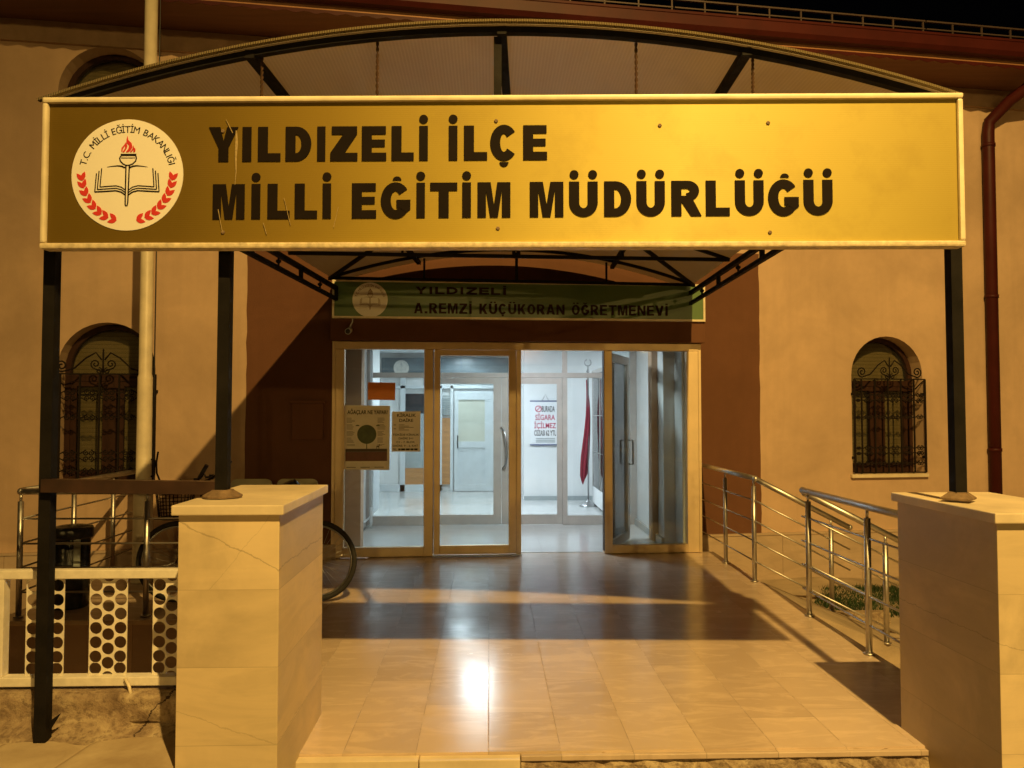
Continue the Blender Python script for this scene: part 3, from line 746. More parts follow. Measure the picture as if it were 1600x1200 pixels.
# ------------------------------------------------------------------ emblem of the ministry signs
def emblem(parent, FR, rad, line, redm, light=True):
    s = rad
    e = MB(FR).plate([circ(0, 0, s, 64)], -.0025, .0).build('emblem', M['emblem'], parent)
    F = MB(FR)
    txt = 'T.C. MİLLİ EĞİTİM BAKANLIĞI'
    wid = {'I': .42, 'İ': .42, '.': .34, ' ': .55, 'M': 1.2, 'L': .8, 'E': .86, 'A': 1.02, 'B': .95}
    ws = [wid.get(ch, 1.0) for ch in txt]; tot = sum(ws); a = 168.0; span = 156.0; acc = 0
    for ch, w in zip(txt, ws):
        an = a - span * (acc + w / 2) / tot; acc += w
        if ch == ' ': continue
        cx, cz = .76 * s * math.cos(R(an)), .76 * s * math.sin(R(an))
        F.text(ch, 0, .96, cz, .125 * s, -.0025, 0, rot=R(an - 90), about=(cx, cz), center=cx)
    F.build('lettering', M[line], e)
    y0, y1 = -.0042, -.0026
    F = MB(FR)
    P = lambda pts: [((x - 643) / 474 * s, (622 - y) / 474 * s) for x, y in pts]
    lw = .021 * s
    F.plate([P([(585, 443), (718, 443), (716, 461), (588, 461)])], y0, y1)
    F.ribbon(P([(588, 461), (577, 480), (583, 505), (605, 528), (632, 541), (660, 541), (690, 528), (713, 505), (719, 480), (714, 461)]), lw, y0, y1)
    F.ribbon(P([(590, 478), (706, 478)]), lw * .5, y0, y1)
    F.ribbon(P([(631, 541), (630, 875), (636, 886), (646, 886), (652, 860), (660, 541)]), lw, y0, y1)
    for k in (0, 1, 2):
        dx, dy = 22 * k, 21 * k
        for q in (1, -1):
            X = lambda x: 643 + q * (x - 643)
            F.ribbon(P([(X(860 + dx), 567 + dy), (X(872 + dx), 725 + dy)]), lw * .8, y0, y1)
            F.ribbon(P([(X(872 + dx), 725 + dy), (X(800), 722 + dy - 3), (X(735), 715 + dy), (X(690), 727 + dy), (X(656), 752 + dy)]), lw * (.8 if k < 2 else 1.1), y0, y1)
    for q in (1, -1):
        X = lambda x: 643 + q * (x - 643)
        F.ribbon(P([(X(662), 562), (X(690), 549), (X(725), 545), (X(770), 549), (X(815), 556)]), [lw * 1.3, lw * 1.2, lw, lw * .6, lw * .2], y0, y1)
    F.build('torch_and_book', M[line], e)
    F = MB(FR)
    for pts in ([(640, 290), (648, 325), (676, 352), (684, 385), (668, 415), (650, 430), (628, 430), (650, 400), (655, 372), (632, 350), (633, 320)],
                [(628, 345), (640, 375), (636, 395), (615, 430), (600, 430), (622, 395), (620, 375), (603, 400), (597, 430), (590, 420), (592, 392), (610, 372)],
                [(692, 372), (697, 390), (708, 400), (710, 418), (704, 430), (690, 430), (695, 408), (684, 420), (676, 430), (662, 430), (682, 405)]):
        F.plate([P(pts)], y0, y1)
    F.build('flame', M[redm], e)
    spine = [(262, 672), (275, 735), (300, 800), (336, 858), (380, 910), (432, 954), (490, 985), (560, 1008)]
    for q in ((1, -1) if light else ()):
        F = MB(FR)
        for i, (x, y) in enumerate(spine):
            a0 = math.atan2(-(spine[min(i + 1, 7)][1] - spine[max(i - 1, 0)][1]), spine[min(i + 1, 7)][0] - spine[max(i - 1, 0)][0])
            for sd in (1, -1):
                ang = a0 + math.pi + sd * -.50; l = 82; w = 19
                ca, sa = math.cos(ang), math.sin(ang)
                leaf = []
                for f, ww in ((0, 0), (.25, .8), (.5, 1), (.75, .7), (1, 0), (.75, -.7), (.5, -1), (.25, -.8)):
                    px = x + ca * l * f - sa * w * ww + sd * 4 * math.sin(a0); py = y - (sa * l * f + ca * w * ww)
                    leaf.append((643 + q * (px - 643), py))
                F.plate([P(leaf)], y0 - sd * .0002, y1)
        F.build('laurel', M[redm], e)
    return e

# ------------------------------------------------------------------ heavy block letters for the golden sign
def glyph(F, ch, x0, x1, z0, h, s=.044, t=.036, y0=-.0022, y1=-.0004):
    w = x1 - x0
    def P(*loops): F.plate([[(x0 + a, z0 + b2) for a, b2 in l] for l in loops], y0, y1)
    if ch in 'Ii': P(rect(0, 0, w, h))
    elif ch == 'L': P([(0, 0), (w, 0), (w, t), (s, t), (s, h), (0, h)])
    elif ch == 'E':
        m0, m1 = h * .5 - t * .42, h * .5 + t * .48
        P([(0, 0), (w, 0), (w, t), (s, t), (s, m0), (w * .94, m0), (w * .94, m1), (s, m1), (s, h - t), (w * .98, h - t), (w * .98, h), (0, h)])
    elif ch == 'T': P([(w / 2 - s / 2, 0), (w / 2 + s / 2, 0), (w / 2 + s / 2, h - t), (w, h - t), (w, h), (0, h), (0, h - t), (w / 2 - s / 2, h - t)])
    elif ch == 'Z': P([(0, 0), (w, 0), (w, t), (s * 1.45, t), (w * .98, h - t), (w * .98, h), (.05 * w, h), (.05 * w, h - t), (w - s * 1.45, h - t), (0, t)])
    elif ch == 'Y': P([(w / 2 - s / 2, 0), (w / 2 + s / 2, 0), (w / 2 + s / 2, h * .40), (w, h), (w - s * 1.15, h), (w / 2, h * .60), (s * 1.15, h), (0, h), (w / 2 - s / 2, h * .40)])
    elif ch == 'M':
        m = s * .84
        P([(0, 0), (m, 0), (m, .76 * h), (w / 2 - m * .46, 0), (w / 2 + m * .46, 0), (w - m, .76 * h), (w - m, 0), (w, 0), (w, h), (w - m * 1.55, h), (w / 2, .36 * h), (m * 1.55, h), (0, h)])
    elif ch == 'D':
        rx = w * .58; ix = max(rx - s, .02)
        P([(0, 0)] + arc(w - rx, h / 2, rx, h / 2, -90, 90, 16) + [(0, h)], [(s, t)] + arc(w - rx, h / 2, ix, h / 2 - t, -90, 90, 14) + [(s, h - t)])
    elif ch == 'U':
        ry = h * .40
        P([(0, h), (s, h)] + arc(w / 2, ry, w / 2 - s, ry - t * 1.05, 180, 360, 14) + [(w - s, h), (w, h)] + arc(w / 2, ry, w / 2, ry, 360, 180, 18))
    elif ch == 'R':
        r = h * .285
        P([(0, 0), (s, 0), (s, .38 * h), (.36 * w, .38 * h), (.66 * w, 0), (w * 1.02, 0), (.74 * w, .45 * h)] + arc(.90 * w - r, h - r, r + .04 * w, r, -58, 90, 12) + [(0, h)],
          [(s, .38 * h + t * .85), (.86 * w - r, .38 * h + t * .85)] + arc(.84 * w - r, h - r, r - t * .78, r - t * .95, -90, 90, 10) + [(s, h - t * .95)])
    elif ch in 'CG':
        a0, a1 = (38, 322) if ch == 'C' else (38, 318)
        o = arc(w / 2, h / 2, w / 2, h / 2 + .003, a0, a1, 30); i = arc(w / 2, h / 2, w / 2 - s, h / 2 - t, a1, a0, 26)
        P(o + i)
        if ch == 'G': P([(w * .53, h * .52), (w * .53, h * .52 - t), (w - s, h * .52 - t), (w - s, h * .25), (w * .86, h * .15), (w, h * .24), (w, h * .52)])
    elif ch == 'A': P([(0, 0), (s, 0), (s + (w / 2 - s) * .26, h * .22), (w - s - (w / 2 - s) * .26, h * .22), (w - s, 0), (w, 0), (w / 2 + s * .6, h), (w / 2 - s * .6, h)], [(w / 2, h * .74), (w / 2 - s * .42, h * .38), (w / 2 + s * .42, h * .38)])
    elif ch == 'V': P([(w / 2 - s * .6, 0), (w / 2 + s * .6, 0), (w, h), (w - s, h), (w / 2, h * .3), (s, h), (0, h)])
    elif ch == 'N': P([(0, 0), (s * .9, 0), (s * .9, h * .62), (w - s * .95, 0), (w, 0), (w, h), (w - s * .9, h), (w - s * .9, h * .38), (s * .95, h), (0, h)])
    elif ch == 'K': P([(0, 0), (s, 0), (s, h * .30), (s * 1.25, h * .38), (w - s * 1.15, 0), (w, 0), (w * .62, h * .57), (w * .97, h), (w - s * 1.2, h), (s, h * .55), (s, h), (0, h)])
    elif ch == 'O': P(arc(w / 2, h / 2, w / 2, h / 2, 0, 360, 28)[:-1], arc(w / 2, h / 2, w / 2 - s, h / 2 - t, 0, 360, 24)[:-1])
    if ch == 'i': F.plate([circ((x0 + x1) / 2, z0 + h + .030, .0195, 20)], y0, y1)

def blocks(F, txt, x0, x1, z0, h, s, t, y0=.001, y1=.0035):
    wid = {'I': .42, 'İ': .42, '.': .42, ' ': .55, 'M': 1.25, 'L': .9, 'E': .95, 'A': 1.12, 'V': 1.08, 'N': 1.08}
    ws = [wid.get(c, 1.05) for c in txt]; gap = .20; tot = sum(ws) + gap * (len(ws) - 1); k = (x1 - x0) / tot; x = x0
    base = {'İ': 'I', 'Ü': 'U', 'Ö': 'O', 'Ç': 'C', 'Ğ': 'G'}
    for c, w in zip(txt, ws):
        a, b2 = x, x + w * k; x = b2 + gap * k; cx = (a + b2) / 2
        if c == ' ': continue
        if c == '.': F.plate([rect(cx - s * .55, z0, cx + s * .55, z0 + t * 1.2)], y0, y1); continue
        sw = min(s, b2 - a) if base.get(c, c) != 'I' else s
        if base.get(c, c) == 'I': a, b2 = cx - s / 2, cx + s / 2
        glyph(F, base.get(c, c), a, b2, z0, h, sw, t, y0, y1)
        d = t * .75; zt = z0 + h + t * .45
        if c == 'İ': F.plate([rect(cx - s / 2, zt, cx + s / 2, zt + d)], y0, y1)
        if c in 'ÜÖ':
            for q in (-1, 1): F.plate([rect(cx + q * s * .75 - s * .4, zt, cx + q * s * .75 + s * .4, zt + d)], y0, y1)
        if c == 'Ğ': F.plate([arc(cx, zt + d, s * .9, d, 180, 360, 8) + arc(cx, zt + d, s * .45, d * .4, 360, 180, 8)], y0, y1)
        if c == 'Ç': F.plate([arc(cx, z0 - t * .3, s * .5, d * 1.3, 180, 360, 8)], y0, y1)
FS = frame(-1.96, 3.42, 2.305, -2.43)
sign = thing('golden_sign', (.05, 3.33, 2.305), 'long golden name sign with big black letters and round white emblem over the gate', 'sign')
WS = 4.013; HS = .65
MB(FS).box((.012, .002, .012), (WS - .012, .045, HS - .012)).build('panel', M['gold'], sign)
F = MB(FS)
F.box((-.012, -.018, HS - .014), (WS + .012, .055, HS + .010), .009)
F.box((-.012, -.016, .013), (.011, .055, HS - .015), .009); F.box((WS - .011, -.016, .013), (WS + .012, .055, HS - .015), .009)
F.build('frame', M['frame_alu'], sign)
MB(FS).box((-.012, -.017, -.014), (WS + .012, .055, .012), .008).build('bottom_rail', M['frame_dirty'], sign)
F = MB(FS)
for ch, a, b2 in [('Y', 0.724, 0.855), ('I', 0.873, 0.913), ('L', 0.942, 1.042), ('D', 1.064, 1.178), ('I', 1.204, 1.24), ('Z', 1.262, 1.382), ('E', 1.401, 1.509), ('L', 1.532, 1.63), ('i', 1.654, 1.692), ('i', 1.784, 1.822), ('L', 1.851, 1.953), ('C', 1.966, 2.087), ('E', 2.111, 2.216)]:
    glyph(F, ch, a, b2, .373 + .0015 * (a - .7), .154)
F.plate([arc(2.027, .366, .020, .020, 180, 360, 12)], -.0022, -.0004)
for ch, a, b2 in [('M', 0.745, 0.886), ('i', 0.916, 0.955), ('L', 0.987, 1.085), ('L', 1.107, 1.206), ('i', 1.23, 1.267), ('E', 1.359, 1.466), ('G', 1.486, 1.616), ('i', 1.643, 1.68), ('T', 1.703, 1.822), ('i', 1.844, 1.882), ('M', 1.911, 2.055), ('M', 2.14, 2.287), ('U', 2.312, 2.437), ('D', 2.465, 2.583), ('U', 2.606, 2.73), ('R', 2.758, 2.887), ('L', 2.908, 3.012), ('U', 3.035, 3.16), ('G', 3.179, 3.312), ('U', 3.333, 3.459)]:
    zb = .117 + .0038 * (a - .75)
    glyph(F, ch, a, b2, zb, .1555)
    if ch == 'U':
        for x in (a + .022, b2 - .022): F.plate([circ(x, zb + .1555 + .031, .0195, 20)], -.0022, -.0004)
    if ch == 'G': F.plate([arc((a + b2) / 2 + .006, zb + .1555 + .012, .019, .017, 0, 180, 12)], -.0022, -.0004)
F.build('lettering', M['ink'], sign)
emblem(sign, FS @ Matrix.Translation((.364, .002, .316)), .248, 'ink', 'red')
F = MB(FS)
for x, z in ((.785, .509), (.791, .059), (1.992, .549), (2.0, .073), (3.183, .535), (3.186, .052), (2.71, .526)):
    F.lathe([(.009, 0.0), (.009, -.003), (.005, -.005), (.004, -.004)], (x, .0015, z), 6, 'Y')
F.build('screw', M['rust'], sign)
F = MB(FS)
for pts, w in (([(.846, .51), (.848, .45), (.845, .39), (.847, .33), (.843, .27)], [.006, .012, .008, .005, .002]), ([(.80, .56), (.83, .50)], .003), ([(.97, .10), (.985, .05)], .003), ([(1.06, .21), (1.09, .09)], .002), ([(.77, .16), (.79, .06)], .003), ([(1.28, .08), (1.30, .17)], .002)):
    F.ribbon(pts, w, -.0034, -.0024)
F.build('paint_scratches', M['scratch'], sign)

# green sign over the doors
FG = frame(-1.67, 8.2, 0, 3.0)
gs = thing('green_sign', (.35, 8.3, 2.57), 'long dark green sign with brown lettering and pale round emblem above the glass doors', 'sign')
MB(FG).box((.015, .004, 2.582), (4.055, .07, 2.968)).build('panel', M['green'], gs)
F = MB(FG); F.plate([rect(0, 2.568, 4.07, 2.982), rect(.022, 2.590, 4.048, 2.960)], -.008, .075); F.build('frame', M['frame_alu'], gs)
F = MB(FG)
blocks(F, 'YILDIZELİ', .881, 1.865, 2.838, .078, .030, .018)
blocks(F, 'A.REMZİ KÜÇÜKORAN ÖĞRETMENEVİ', .866, 3.652, 2.628, .112, .026, .019)
F.build('lettering', M['ink_brown'], gs)
emblem(gs, FG @ Matrix.Translation((.398, .004, 2.768)), .187, 'ink_brown2', 'ink_brown2', False)

# ------------------------------------------------------------------ canopy
can = thing('arched_canopy', (.05, 3.45, 0), 'arched smoky canopy on dark steel frame with three posts over the landing', 'canopy')
P0, P1 = Vector((-1.985, 3.46)), Vector((2.055, 3.292))        # front edge
B0, B1 = Vector((-1.62, 8.26)), Vector((2.24, 8.62))          # back edge against the wall
ZE, RISE = 2.94, .338
def roofpt(s, t, dz=0):                                        # s along the arch 0..1, t from front to back
    a = P0.lerp(P1, s); b2 = B0.lerp(B1, s); p = a.lerp(b2, t); k = 2 * s - 1
    return (p.x, p.y, ZE + RISE * (1 - k * k) + dz)
N = 28
F = MB(); F.sheet([[roofpt(i / N, -.002 + 1.002 * j / 10, .025) for i in range(N + 1)] for j in range(11)])
F.sheet([[roofpt(i / N, -.002 + 1.002 * j / 10, .033) for i in range(N + 1)] for j in range(11)])
F.build('roof_sheet', M['poly'], can)
def archbar(F, t, w, h, dz, s0=0, s1=1):
    r = []
    for i in range(N + 1):
        s = s0 + (s1 - s0) * i / N; p = Vector(roofpt(s, t, dz)); k = 2 * s - 1
        sl = math.atan2(-4 * RISE * k, 4.14); nx, nz = -math.sin(sl), math.cos(sl)
        r.append([F.v((p.x + nx * h / 2 * b2, p.y + w / 2 * a, p.z + nz * h / 2 * b2)) for a, b2 in ((-1, -1), (1, -1), (1, 1), (-1, 1))])
    for A, B in zip(r, r[1:]):
        for k in range(4): F.face([A[k], A[(k + 1) % 4], B[(k + 1) % 4], B[k]])
    F.face(r[0][::-1]); F.face(r[-1])
for t in (.004, .34, .67, .93):
    F = MB(); archbar(F, t, .035, .028, .009); F.build('arch', M['black'], can)
F = MB(); archbar(F, -.004, .024, .011, .033, -.006, 1.006); F.build('edge_trim', M['trim'], can)
for s in (.225, .505, .775):
    F = MB(); F.bar(roofpt(s, .0, .004), roofpt(s, .985, .0), .042, .036); F.build('purlin', M['black'], can)
for s, sg in ((0, 1), (1, -1)):
    F = MB()
    a, b2 = Vector(roofpt(s, .01, -.055)), Vector(roofpt(s, .985, -.055))
    F.bar(a, b2, .04, .04); lo = Vector((0, 0, -.115)); F.bar(a + lo, b2 + lo, .035, .035)
    for k in range(9):
        c = a.lerp(b2, k / 8)
        if k % 2 == 0: F.bar(c, c + lo, .035, .03)
        else:
            F.tube([c + Vector((0, 0, -.03)), c + lo * .9], .009, 6); F.lathe([(.022, -.045), (.024, -.06), (.01, -.075)], c, 8)
    F.build('side_truss', M['black'], can)
for t in (.34, .67, .93):
    F = MB(); F.bar(roofpt(0, t, .01), roofpt(1, t, .01), .03, .03); F.bar(Vector(roofpt(.5, t, -RISE + .02)), roofpt(.5, t, -.02), .03, .03)
    if t > .5:
        for s in (.25, .75): F.bar(Vector(roofpt(s, t, -RISE * .75 + .02)), roofpt(s, t, -.02), .02, .02)
    F.build('tie_beam', M['black'], can)
for a, b2, c, d in ((0, .93, .25, .67), (1, .93, .75, .67), (0, .02, .25, .34), (1, .02, .75, .34)):
    F = MB(); F.bar(roofpt(a, b2, .0), roofpt(c, d, -.01), .03, .03); F.build('brace', M['black'], can)
# front infill: centre post and twisted rods between sign and arch
F = MB(); F.bar((roofpt(.5, .01)[0], roofpt(.5, .01)[1], 2.3), roofpt(.5, .01, -.01), .035, .035); F.build('centre_post', M['black'], can)
for s in (.235, .365, .655, .785):
    x, y, z = roofpt(s, .01); F = MB()
    for q in (0, 1):
        F.tube([(x + .0036 * math.cos(i * .9 + q * 3.14), y + .0036 * math.sin(i * .9 + q * 3.14), 2.94 + (z - 2.935) * i / 40) for i in range(41)], .0042, 5)
    F.build('twisted_rod', M['rust_dark'], can)
# the three posts
for x0, x1, y, z0, lab in ((-2.0, -2.0, 3.56, .10, 'tall post down to the paving'), (-1.195, -1.19, 3.50, 1.19, None), (2.13, 2.128, 3.44, 1.175, None)):
    F = MB(); F.bar((x0, y, z0 + .004), (x1, y, 2.93), .052, .052, (0, 1, 0)); po = F.build('post', M['black'], can)
    if z0 > 1:
        F = MB(); F.lathe([(.085, z0 + .004), (.086, z0 + .012), (.05, z0 + .034), (.048, z0 + .038)], (x0, y, 0), 4 if x0 > 0 else 18, smooth=False)
        F.build('flange', M['rust'], po)
    else:
        F = MB(); F.plate([[(x0 + .032, z0 + .05), (x0 + .075, z0 + .12), (x0 + .032, z0 + .09)]], y + .0, y + .012); F.build('bracket', M['black'], po)
F = MB(); F.bar((-2.0, 3.53, 1.245), (-1.20, 3.50, 1.235), .05, .058); F.build('cross_beam', M['beam'], can)
for x in (-1.93, 2.10): MB().box((x - .02, 3.5, 2.62), (x + .02, 3.54, 2.97)).build('sign_bracket', M['black'], can)

# ------------------------------------------------------------------ gate pillars
def pillar(x0, x1, y0, y1, zt, label, inner_first):
    p = thing('gate_pillar', ((x0 + x1) / 2, (y0 + y1) / 2, -.16), label, 'pillar', 'stone clad gate pillars')
    MB().box((x0, y0, -.158), (x1, y1, zt - .045), .003).build('shaft', M['stone'], p)
    MB().box((x0 - .022, y0 - .024, zt - .042), (x1 + .022, y1 + .02, zt), .005).build('cap', M['cap'], p)
pillar(-1.288, -.872, 3.247, 4.088, 1.19, 'stone clad gate pillar beside the perforated white fence', True)
pillar(2.058, 2.52, 3.07, 3.83, 1.168, 'stone clad gate pillar at the end of the stainless steel rail', False)

# ------------------------------------------------------------------ low wall and perforated fence
F = MB(); rnd = random.Random(11); grid = []
prof = [(3.69, .272), (3.664, .268), (3.66, .24), (3.664, .2), (3.66, .15), (3.645, .125), (3.60, .112), (3.56, .098)]
for j, (y, z) in enumerate(prof):
    grid.append([(-6 + 4.69 * i / 80, y - (0.03 * (math.sin(i * .9) + math.sin(i * .37 + 1)) if j >= 5 else 0) + rnd.uniform(-.004, .004) - .01, z + rnd.uniform(-.004, .004) + (.012 * math.sin(i * .6) if j in (5, 6) else 0)) for i in range(81)])
F.sheet(grid)
F.box((-6, 3.674, -.4), (-1.31, 3.84, .276), .006)
lw = F.build('low_wall', M['concrete']); tag(lw, 'low cracked concrete wall under the white perforated fence', 'wall')
fe = thing('perforated_fence', (-2.2, 3.74, .31), 'white painted metal fence with strips of punched round holes on a low wall', 'fence')
F = MB(); F.box((-5, 3.715, .787), (-1.30, 3.765, .828), .004); F.build('top_rail', M['white_paint'], fe)
F = MB(); F.box((-5, 3.70, .291), (-1.30, 3.765, .332), .004); F.build('bottom_rail', M['white_paint'], fe)
F = MB(); F.box((-2.335, 3.715, .332), (-2.28, 3.765, .786), .003); F.build('post', M['white_paint'], fe)
for xc in (-2.10, -1.805, -1.508, -2.66, -2.95, -3.24):
    w = .089; z0, z1 = .332, .786; p = .067; r = .0285
    top = [(xc + w, z1), (xc + r * .8, z1)] + arc(xc, z1 + .012, r, r, 330, 210, 8) + [(xc - r * .8, z1), (xc - w, z1)]
    bot = [(xc - w, z0), (xc - .022, z0)] + arc(xc, z0 - .012, r, r, 148, 32, 8) + [(xc + .022, z0), (xc + w, z0)]
    loops = [bot + top]
    for k in range(7):
        zc = .3495 + p * k
        if k < 6.5 and zc + r < z1:
            for q in (-1, 1): loops.append(circ(xc + q * .0575, max(zc, z0 + r + .001), r, 22))
        if k < 6: loops.append(circ(xc, .3495 + p * (k + .5) + .004, r, 22))
    F = MB(); F.plate(loops, 3.738, 3.742); F.build('punched_strip', M['white_paint'], fe)
F = MB(); F.tube([(-1.70, 3.69, .33), (-1.675, 3.68, .295), (-1.66, 3.665, .265)], .008, 5); F.build('wire', M['cream_pole'], fe)

# ------------------------------------------------------------------ steel railings
def rail_run(r, a, b2, posts, zt=.95, drop=0, grnd=None, knob=True):
    """handrail from a to b2 (x, y), falling by DROP; posts are fractions"""
    a, b2 = Vector((*a, 0)), Vector((*b2, 0))
    dirv = (b2 - a).normalized()
    tp = lambda f, z: (a.x + (b2.x - a.x) * f, a.y + (b2.y - a.y) * f, z - drop * f)
    F = MB(); F.tube([tp(0, zt), tp(1, zt)], .025, 14)
    for f in ((0, 1) if knob else ()): F.lathe([(.012, -.026), (.024, -.014), (.027, 0), (.024, .014), (.012, .026)], tp(f, zt), 12)
    F.build('handrail', M['steel'], r)
    for f in posts:
        F = MB(); x, y, z = tp(f, zt); g = 0.0 if grnd is None else grnd(x)
        F.tube([(x, y, g + .002), (x, y, z - .075)], .021, 12); F.tube([(x, y, z - .076), (x, y, z - .02)], .010, 8)
        F.lathe([(.036, g + .003), (.036, g + .010), (.022, g + .014)], (x, y, 0), 14)
        F.build('post', M['steel'], r)
    F = MB()
    for k, z in enumerate((.19, .375, .56, .75)): F.tube([tp(-.012 if a.x == b2.x else 0, z), tp(1.0, z)], .0075, 8)
    F.build('rods', M['steel'], r)
gr = lambda x: -.004 - .446 * (x - 2.524) / 1.096 if x > 2.524 else 0
r = thing('steel_railing', (2.47, 5, 0), 'stainless steel railing running from the stone pillar to the ramp opening', 'railing', 'stainless steel railings')
rail_run(r, (2.47, 6.0), (2.47, 3.86), (.045, .48, .94), .955)
rail_run(r, (2.50, 6.035), (3.50, 6.035), (.64,), .93, .50, gr)
r = thing('steel_railing', (2.46, 8, 0), 'stainless steel railing from the entrance doors that bends down the ramp', 'railing', 'stainless steel railings')
rail_run(r, (2.46, 8.86), (2.46, 7.06), (.5, .98), .955, 0, None, False)
rail_run(r, (2.462, 7.05), (3.335, 7.05), (.80,), .952, .45, gr)
r = thing('steel_railing', (-3.6, 6.05, 0), 'stainless steel railing around the left landing beside the rubbish bin', 'railing', 'stainless steel railings')
rail_run(r, (-3.60, 6.05), (-1.34, 6.05), (.0, .425, .82), .96)
rail_run(r, (-3.602, 6.08), (-3.602, 8.02), (.38, .74), .962)

# ------------------------------------------------------------------ cream pole
F = MB(); px, py = -3.215, 7.28
F.lathe([(.098, .0), (.096, .02), (.086, .10), (.085, .80), (.068, .84), (.066, 1.87), (.066, 1.89), (.058, 1.92), (.057, 7.3), (.01, 7.33)], (px, py, 0), 20)
po = F.build('metal_pole', M['cream_pole']); tag(po, 'tall cream painted metal pole rising past the eaves on the left', 'pole')
F = MB(); F.tube([(px + .06 * math.cos(a / 12 * 6.283), py + .06 * math.sin(a / 12 * 6.283), 1.135) for a in range(12)], .006, 5, True)
F.tube([(px + .06, py, 1.13), (px + .10, py, 1.12), (px + .10, py, .98), (px + .065, py, .97)], .008, 6)
F.tube([(px + .13, py, 1.2), (px + .115, py, 1.1), (px + .12, py, 1.0), (px + .15, py, .93)], .009, 6)
F.build('clamp', M['iron'], po)
F = MB(); F.tube([(px + .062, py + .05, z) for z in (.9, 2, 3, 4.2, 5.5, 7.2)], .006, 5); F.build('cable', M['blackish'], po)

# ------------------------------------------------------------------ bicycle
bk = thing('bicycle', (-2.0, 6.45, 0), 'dark bicycle with wire front basket parked behind the left stone pillar', 'bicycle')
RW = .335
def wheel(cx, cy, cz, turn=0):
    FW = Matrix.Translation((cx, cy, cz)) @ Matrix.Rotation(R(turn), 4, 'Z')
    F = MB(FW); F.tube([(RW * math.cos(a * 2 * math.pi / 48) * .94, 0, RW * math.sin(a * 2 * math.pi / 48) * .94) for a in range(48)], .021, 10, True)
    w = F.build('wheel', M['rubber'], bk)
    F = MB(FW); F.tube([(RW * .865 * math.cos(a * 2 * math.pi / 48), 0, RW * .865 * math.sin(a * 2 * math.pi / 48)) for a in range(48)], .010, 6, True)
    F.lathe([(.018, -.045), (.026, -.03), (.018, -.02), (.018, .02), (.026, .03), (.018, .045)], (0, 0, 0), 12, 'Y'); F.build('rim', M['chrome'], w)
    F = MB(FW)
    for k in range(32):
        a = k * 2 * math.pi / 32; b2 = a + (.45 if k % 2 else -.45); y = .028 if k % 4 < 2 else -.028
        F.tube([(.024 * math.cos(b2), y, .024 * math.sin(b2)), (RW * .86 * math.cos(a), 0, RW * .86 * math.sin(a))], .0013, 4)
    F.build('spokes', M['chrome'], w)
xf, xr, yb, zb = -2.555, -1.43, 6.46, .338
wheel(xf, yb, zb, 6); wheel(xr, yb, zb)
F = MB()
hd0, hd1 = Vector((-2.38, yb, .80)), Vector((-2.42, yb, .66)); bb = Vector((-1.86, yb, .29)); st = Vector((-1.72, yb, .78))
F.tube([hd0, hd1], .021, 10); F.tube([hd0 + Vector((.0, 0, -.04)), st + Vector((-.02, 0, -.12))], .016, 10); F.tube([hd1, bb], .018, 10); F.tube([bb, st], .016, 10)
for s in (-1, 1):
    F.tube([bb + Vector((0, s * .03, 0)), (xr, yb + s * .06, zb)], .010, 8); F.tube([st + Vector((0, s * .015, -.1)), (xr, yb + s * .06, zb)], .008, 8)
    F.tube([hd1 + Vector((0, s * .03, -.02)), (-2.47, yb + s * .055, .55), (xf, yb + s * .055, zb)], .012, 8)
F.tube([hd1 + Vector((0, -.045, -.01)), hd1 + Vector((0, .045, -.01))], .014, 8)
F.build('frame', M['bike_paint'], bk)
F = MB()
F.tube([hd0, (-2.37, yb, .99)], .013, 8)
for s in (-1, 1): F.tube([(-2.37, yb, .99), (-2.36, yb + s * .10, 1.0), (-2.33, yb + s * .22, 1.03), (-2.28, yb + s * .27, 1.06), (-2.24, yb + s * .28, 1.14)], .011, 8)
hb = F.build('handlebar', M['iron'], bk)
F = MB()
for s in (-1, 1):
    F.tube([(-2.30, yb + s * .265, 1.045), (-2.235, yb + s * .282, 1.15)], .017, 8)
    F.tube([(-2.34, yb + s * .20, 1.02), (-2.43, yb + s * .23, 1.01), (-2.45, yb + s * .26, 1.03)], .008, 6); F.lathe([(.02, -.02), (.02, .02)], (-2.36, yb + s * .17, 1.02), 8)
F.build('grips', M['blackish'], hb)
F = MB()
bx0, bx1, by, bz0, bz1 = -2.74, -2.44, .17, .70, .935
for k in range(9):
    f = k / 8; q = .82 + .18 * f; z = bz0 + (bz1 - bz0) * f; cx = (bx0 + bx1) / 2
    F.tube([(cx + (bx1 - bx0) / 2 * q * math.cos(a * 2 * math.pi / 24), yb + by * q * math.sin(a * 2 * math.pi / 24), z) for a in range(24)], .0045 if k in (0, 8) else .0026, 4, True)
for a in range(30):
    c, s = math.cos(a * 2 * math.pi / 30), math.sin(a * 2 * math.pi / 30); cx = (bx0 + bx1) / 2; hx = (bx1 - bx0) / 2
    F.tube([(cx + hx * .82 * c, yb + by * .82 * s, bz0), (cx + hx * c, yb + by * s, bz1)], .0026, 4)
for k in range(-4, 5): F.tube([(bx0 + .03, yb + k * .03, bz0), (bx1 - .03, yb + k * .03, bz0)], .0024, 4)
F.build('basket', M['iron'], bk)
F = MB()
sad = [(-1.86, .02), (-1.78, .035), (-1.68, .07), (-1.60, .085), (-1.57, .05)]
F.tube([(x, yb, .90 + .01 * i) for i, (x, w) in enumerate(sad)], [w for _, w in sad], 10); F.tube([st, (-1.70, yb, .89)], .013, 8)
F.build('saddle', M['blackish'], bk)
F = MB(); F.lathe([(.09, -.004), (.09, .004)], (bb.x, yb - .045, bb.z), 24, 'Y'); F.bar((bb.x, yb - .06, bb.z), (bb.x + .10, yb - .06, bb.z - .13), .02, .015)
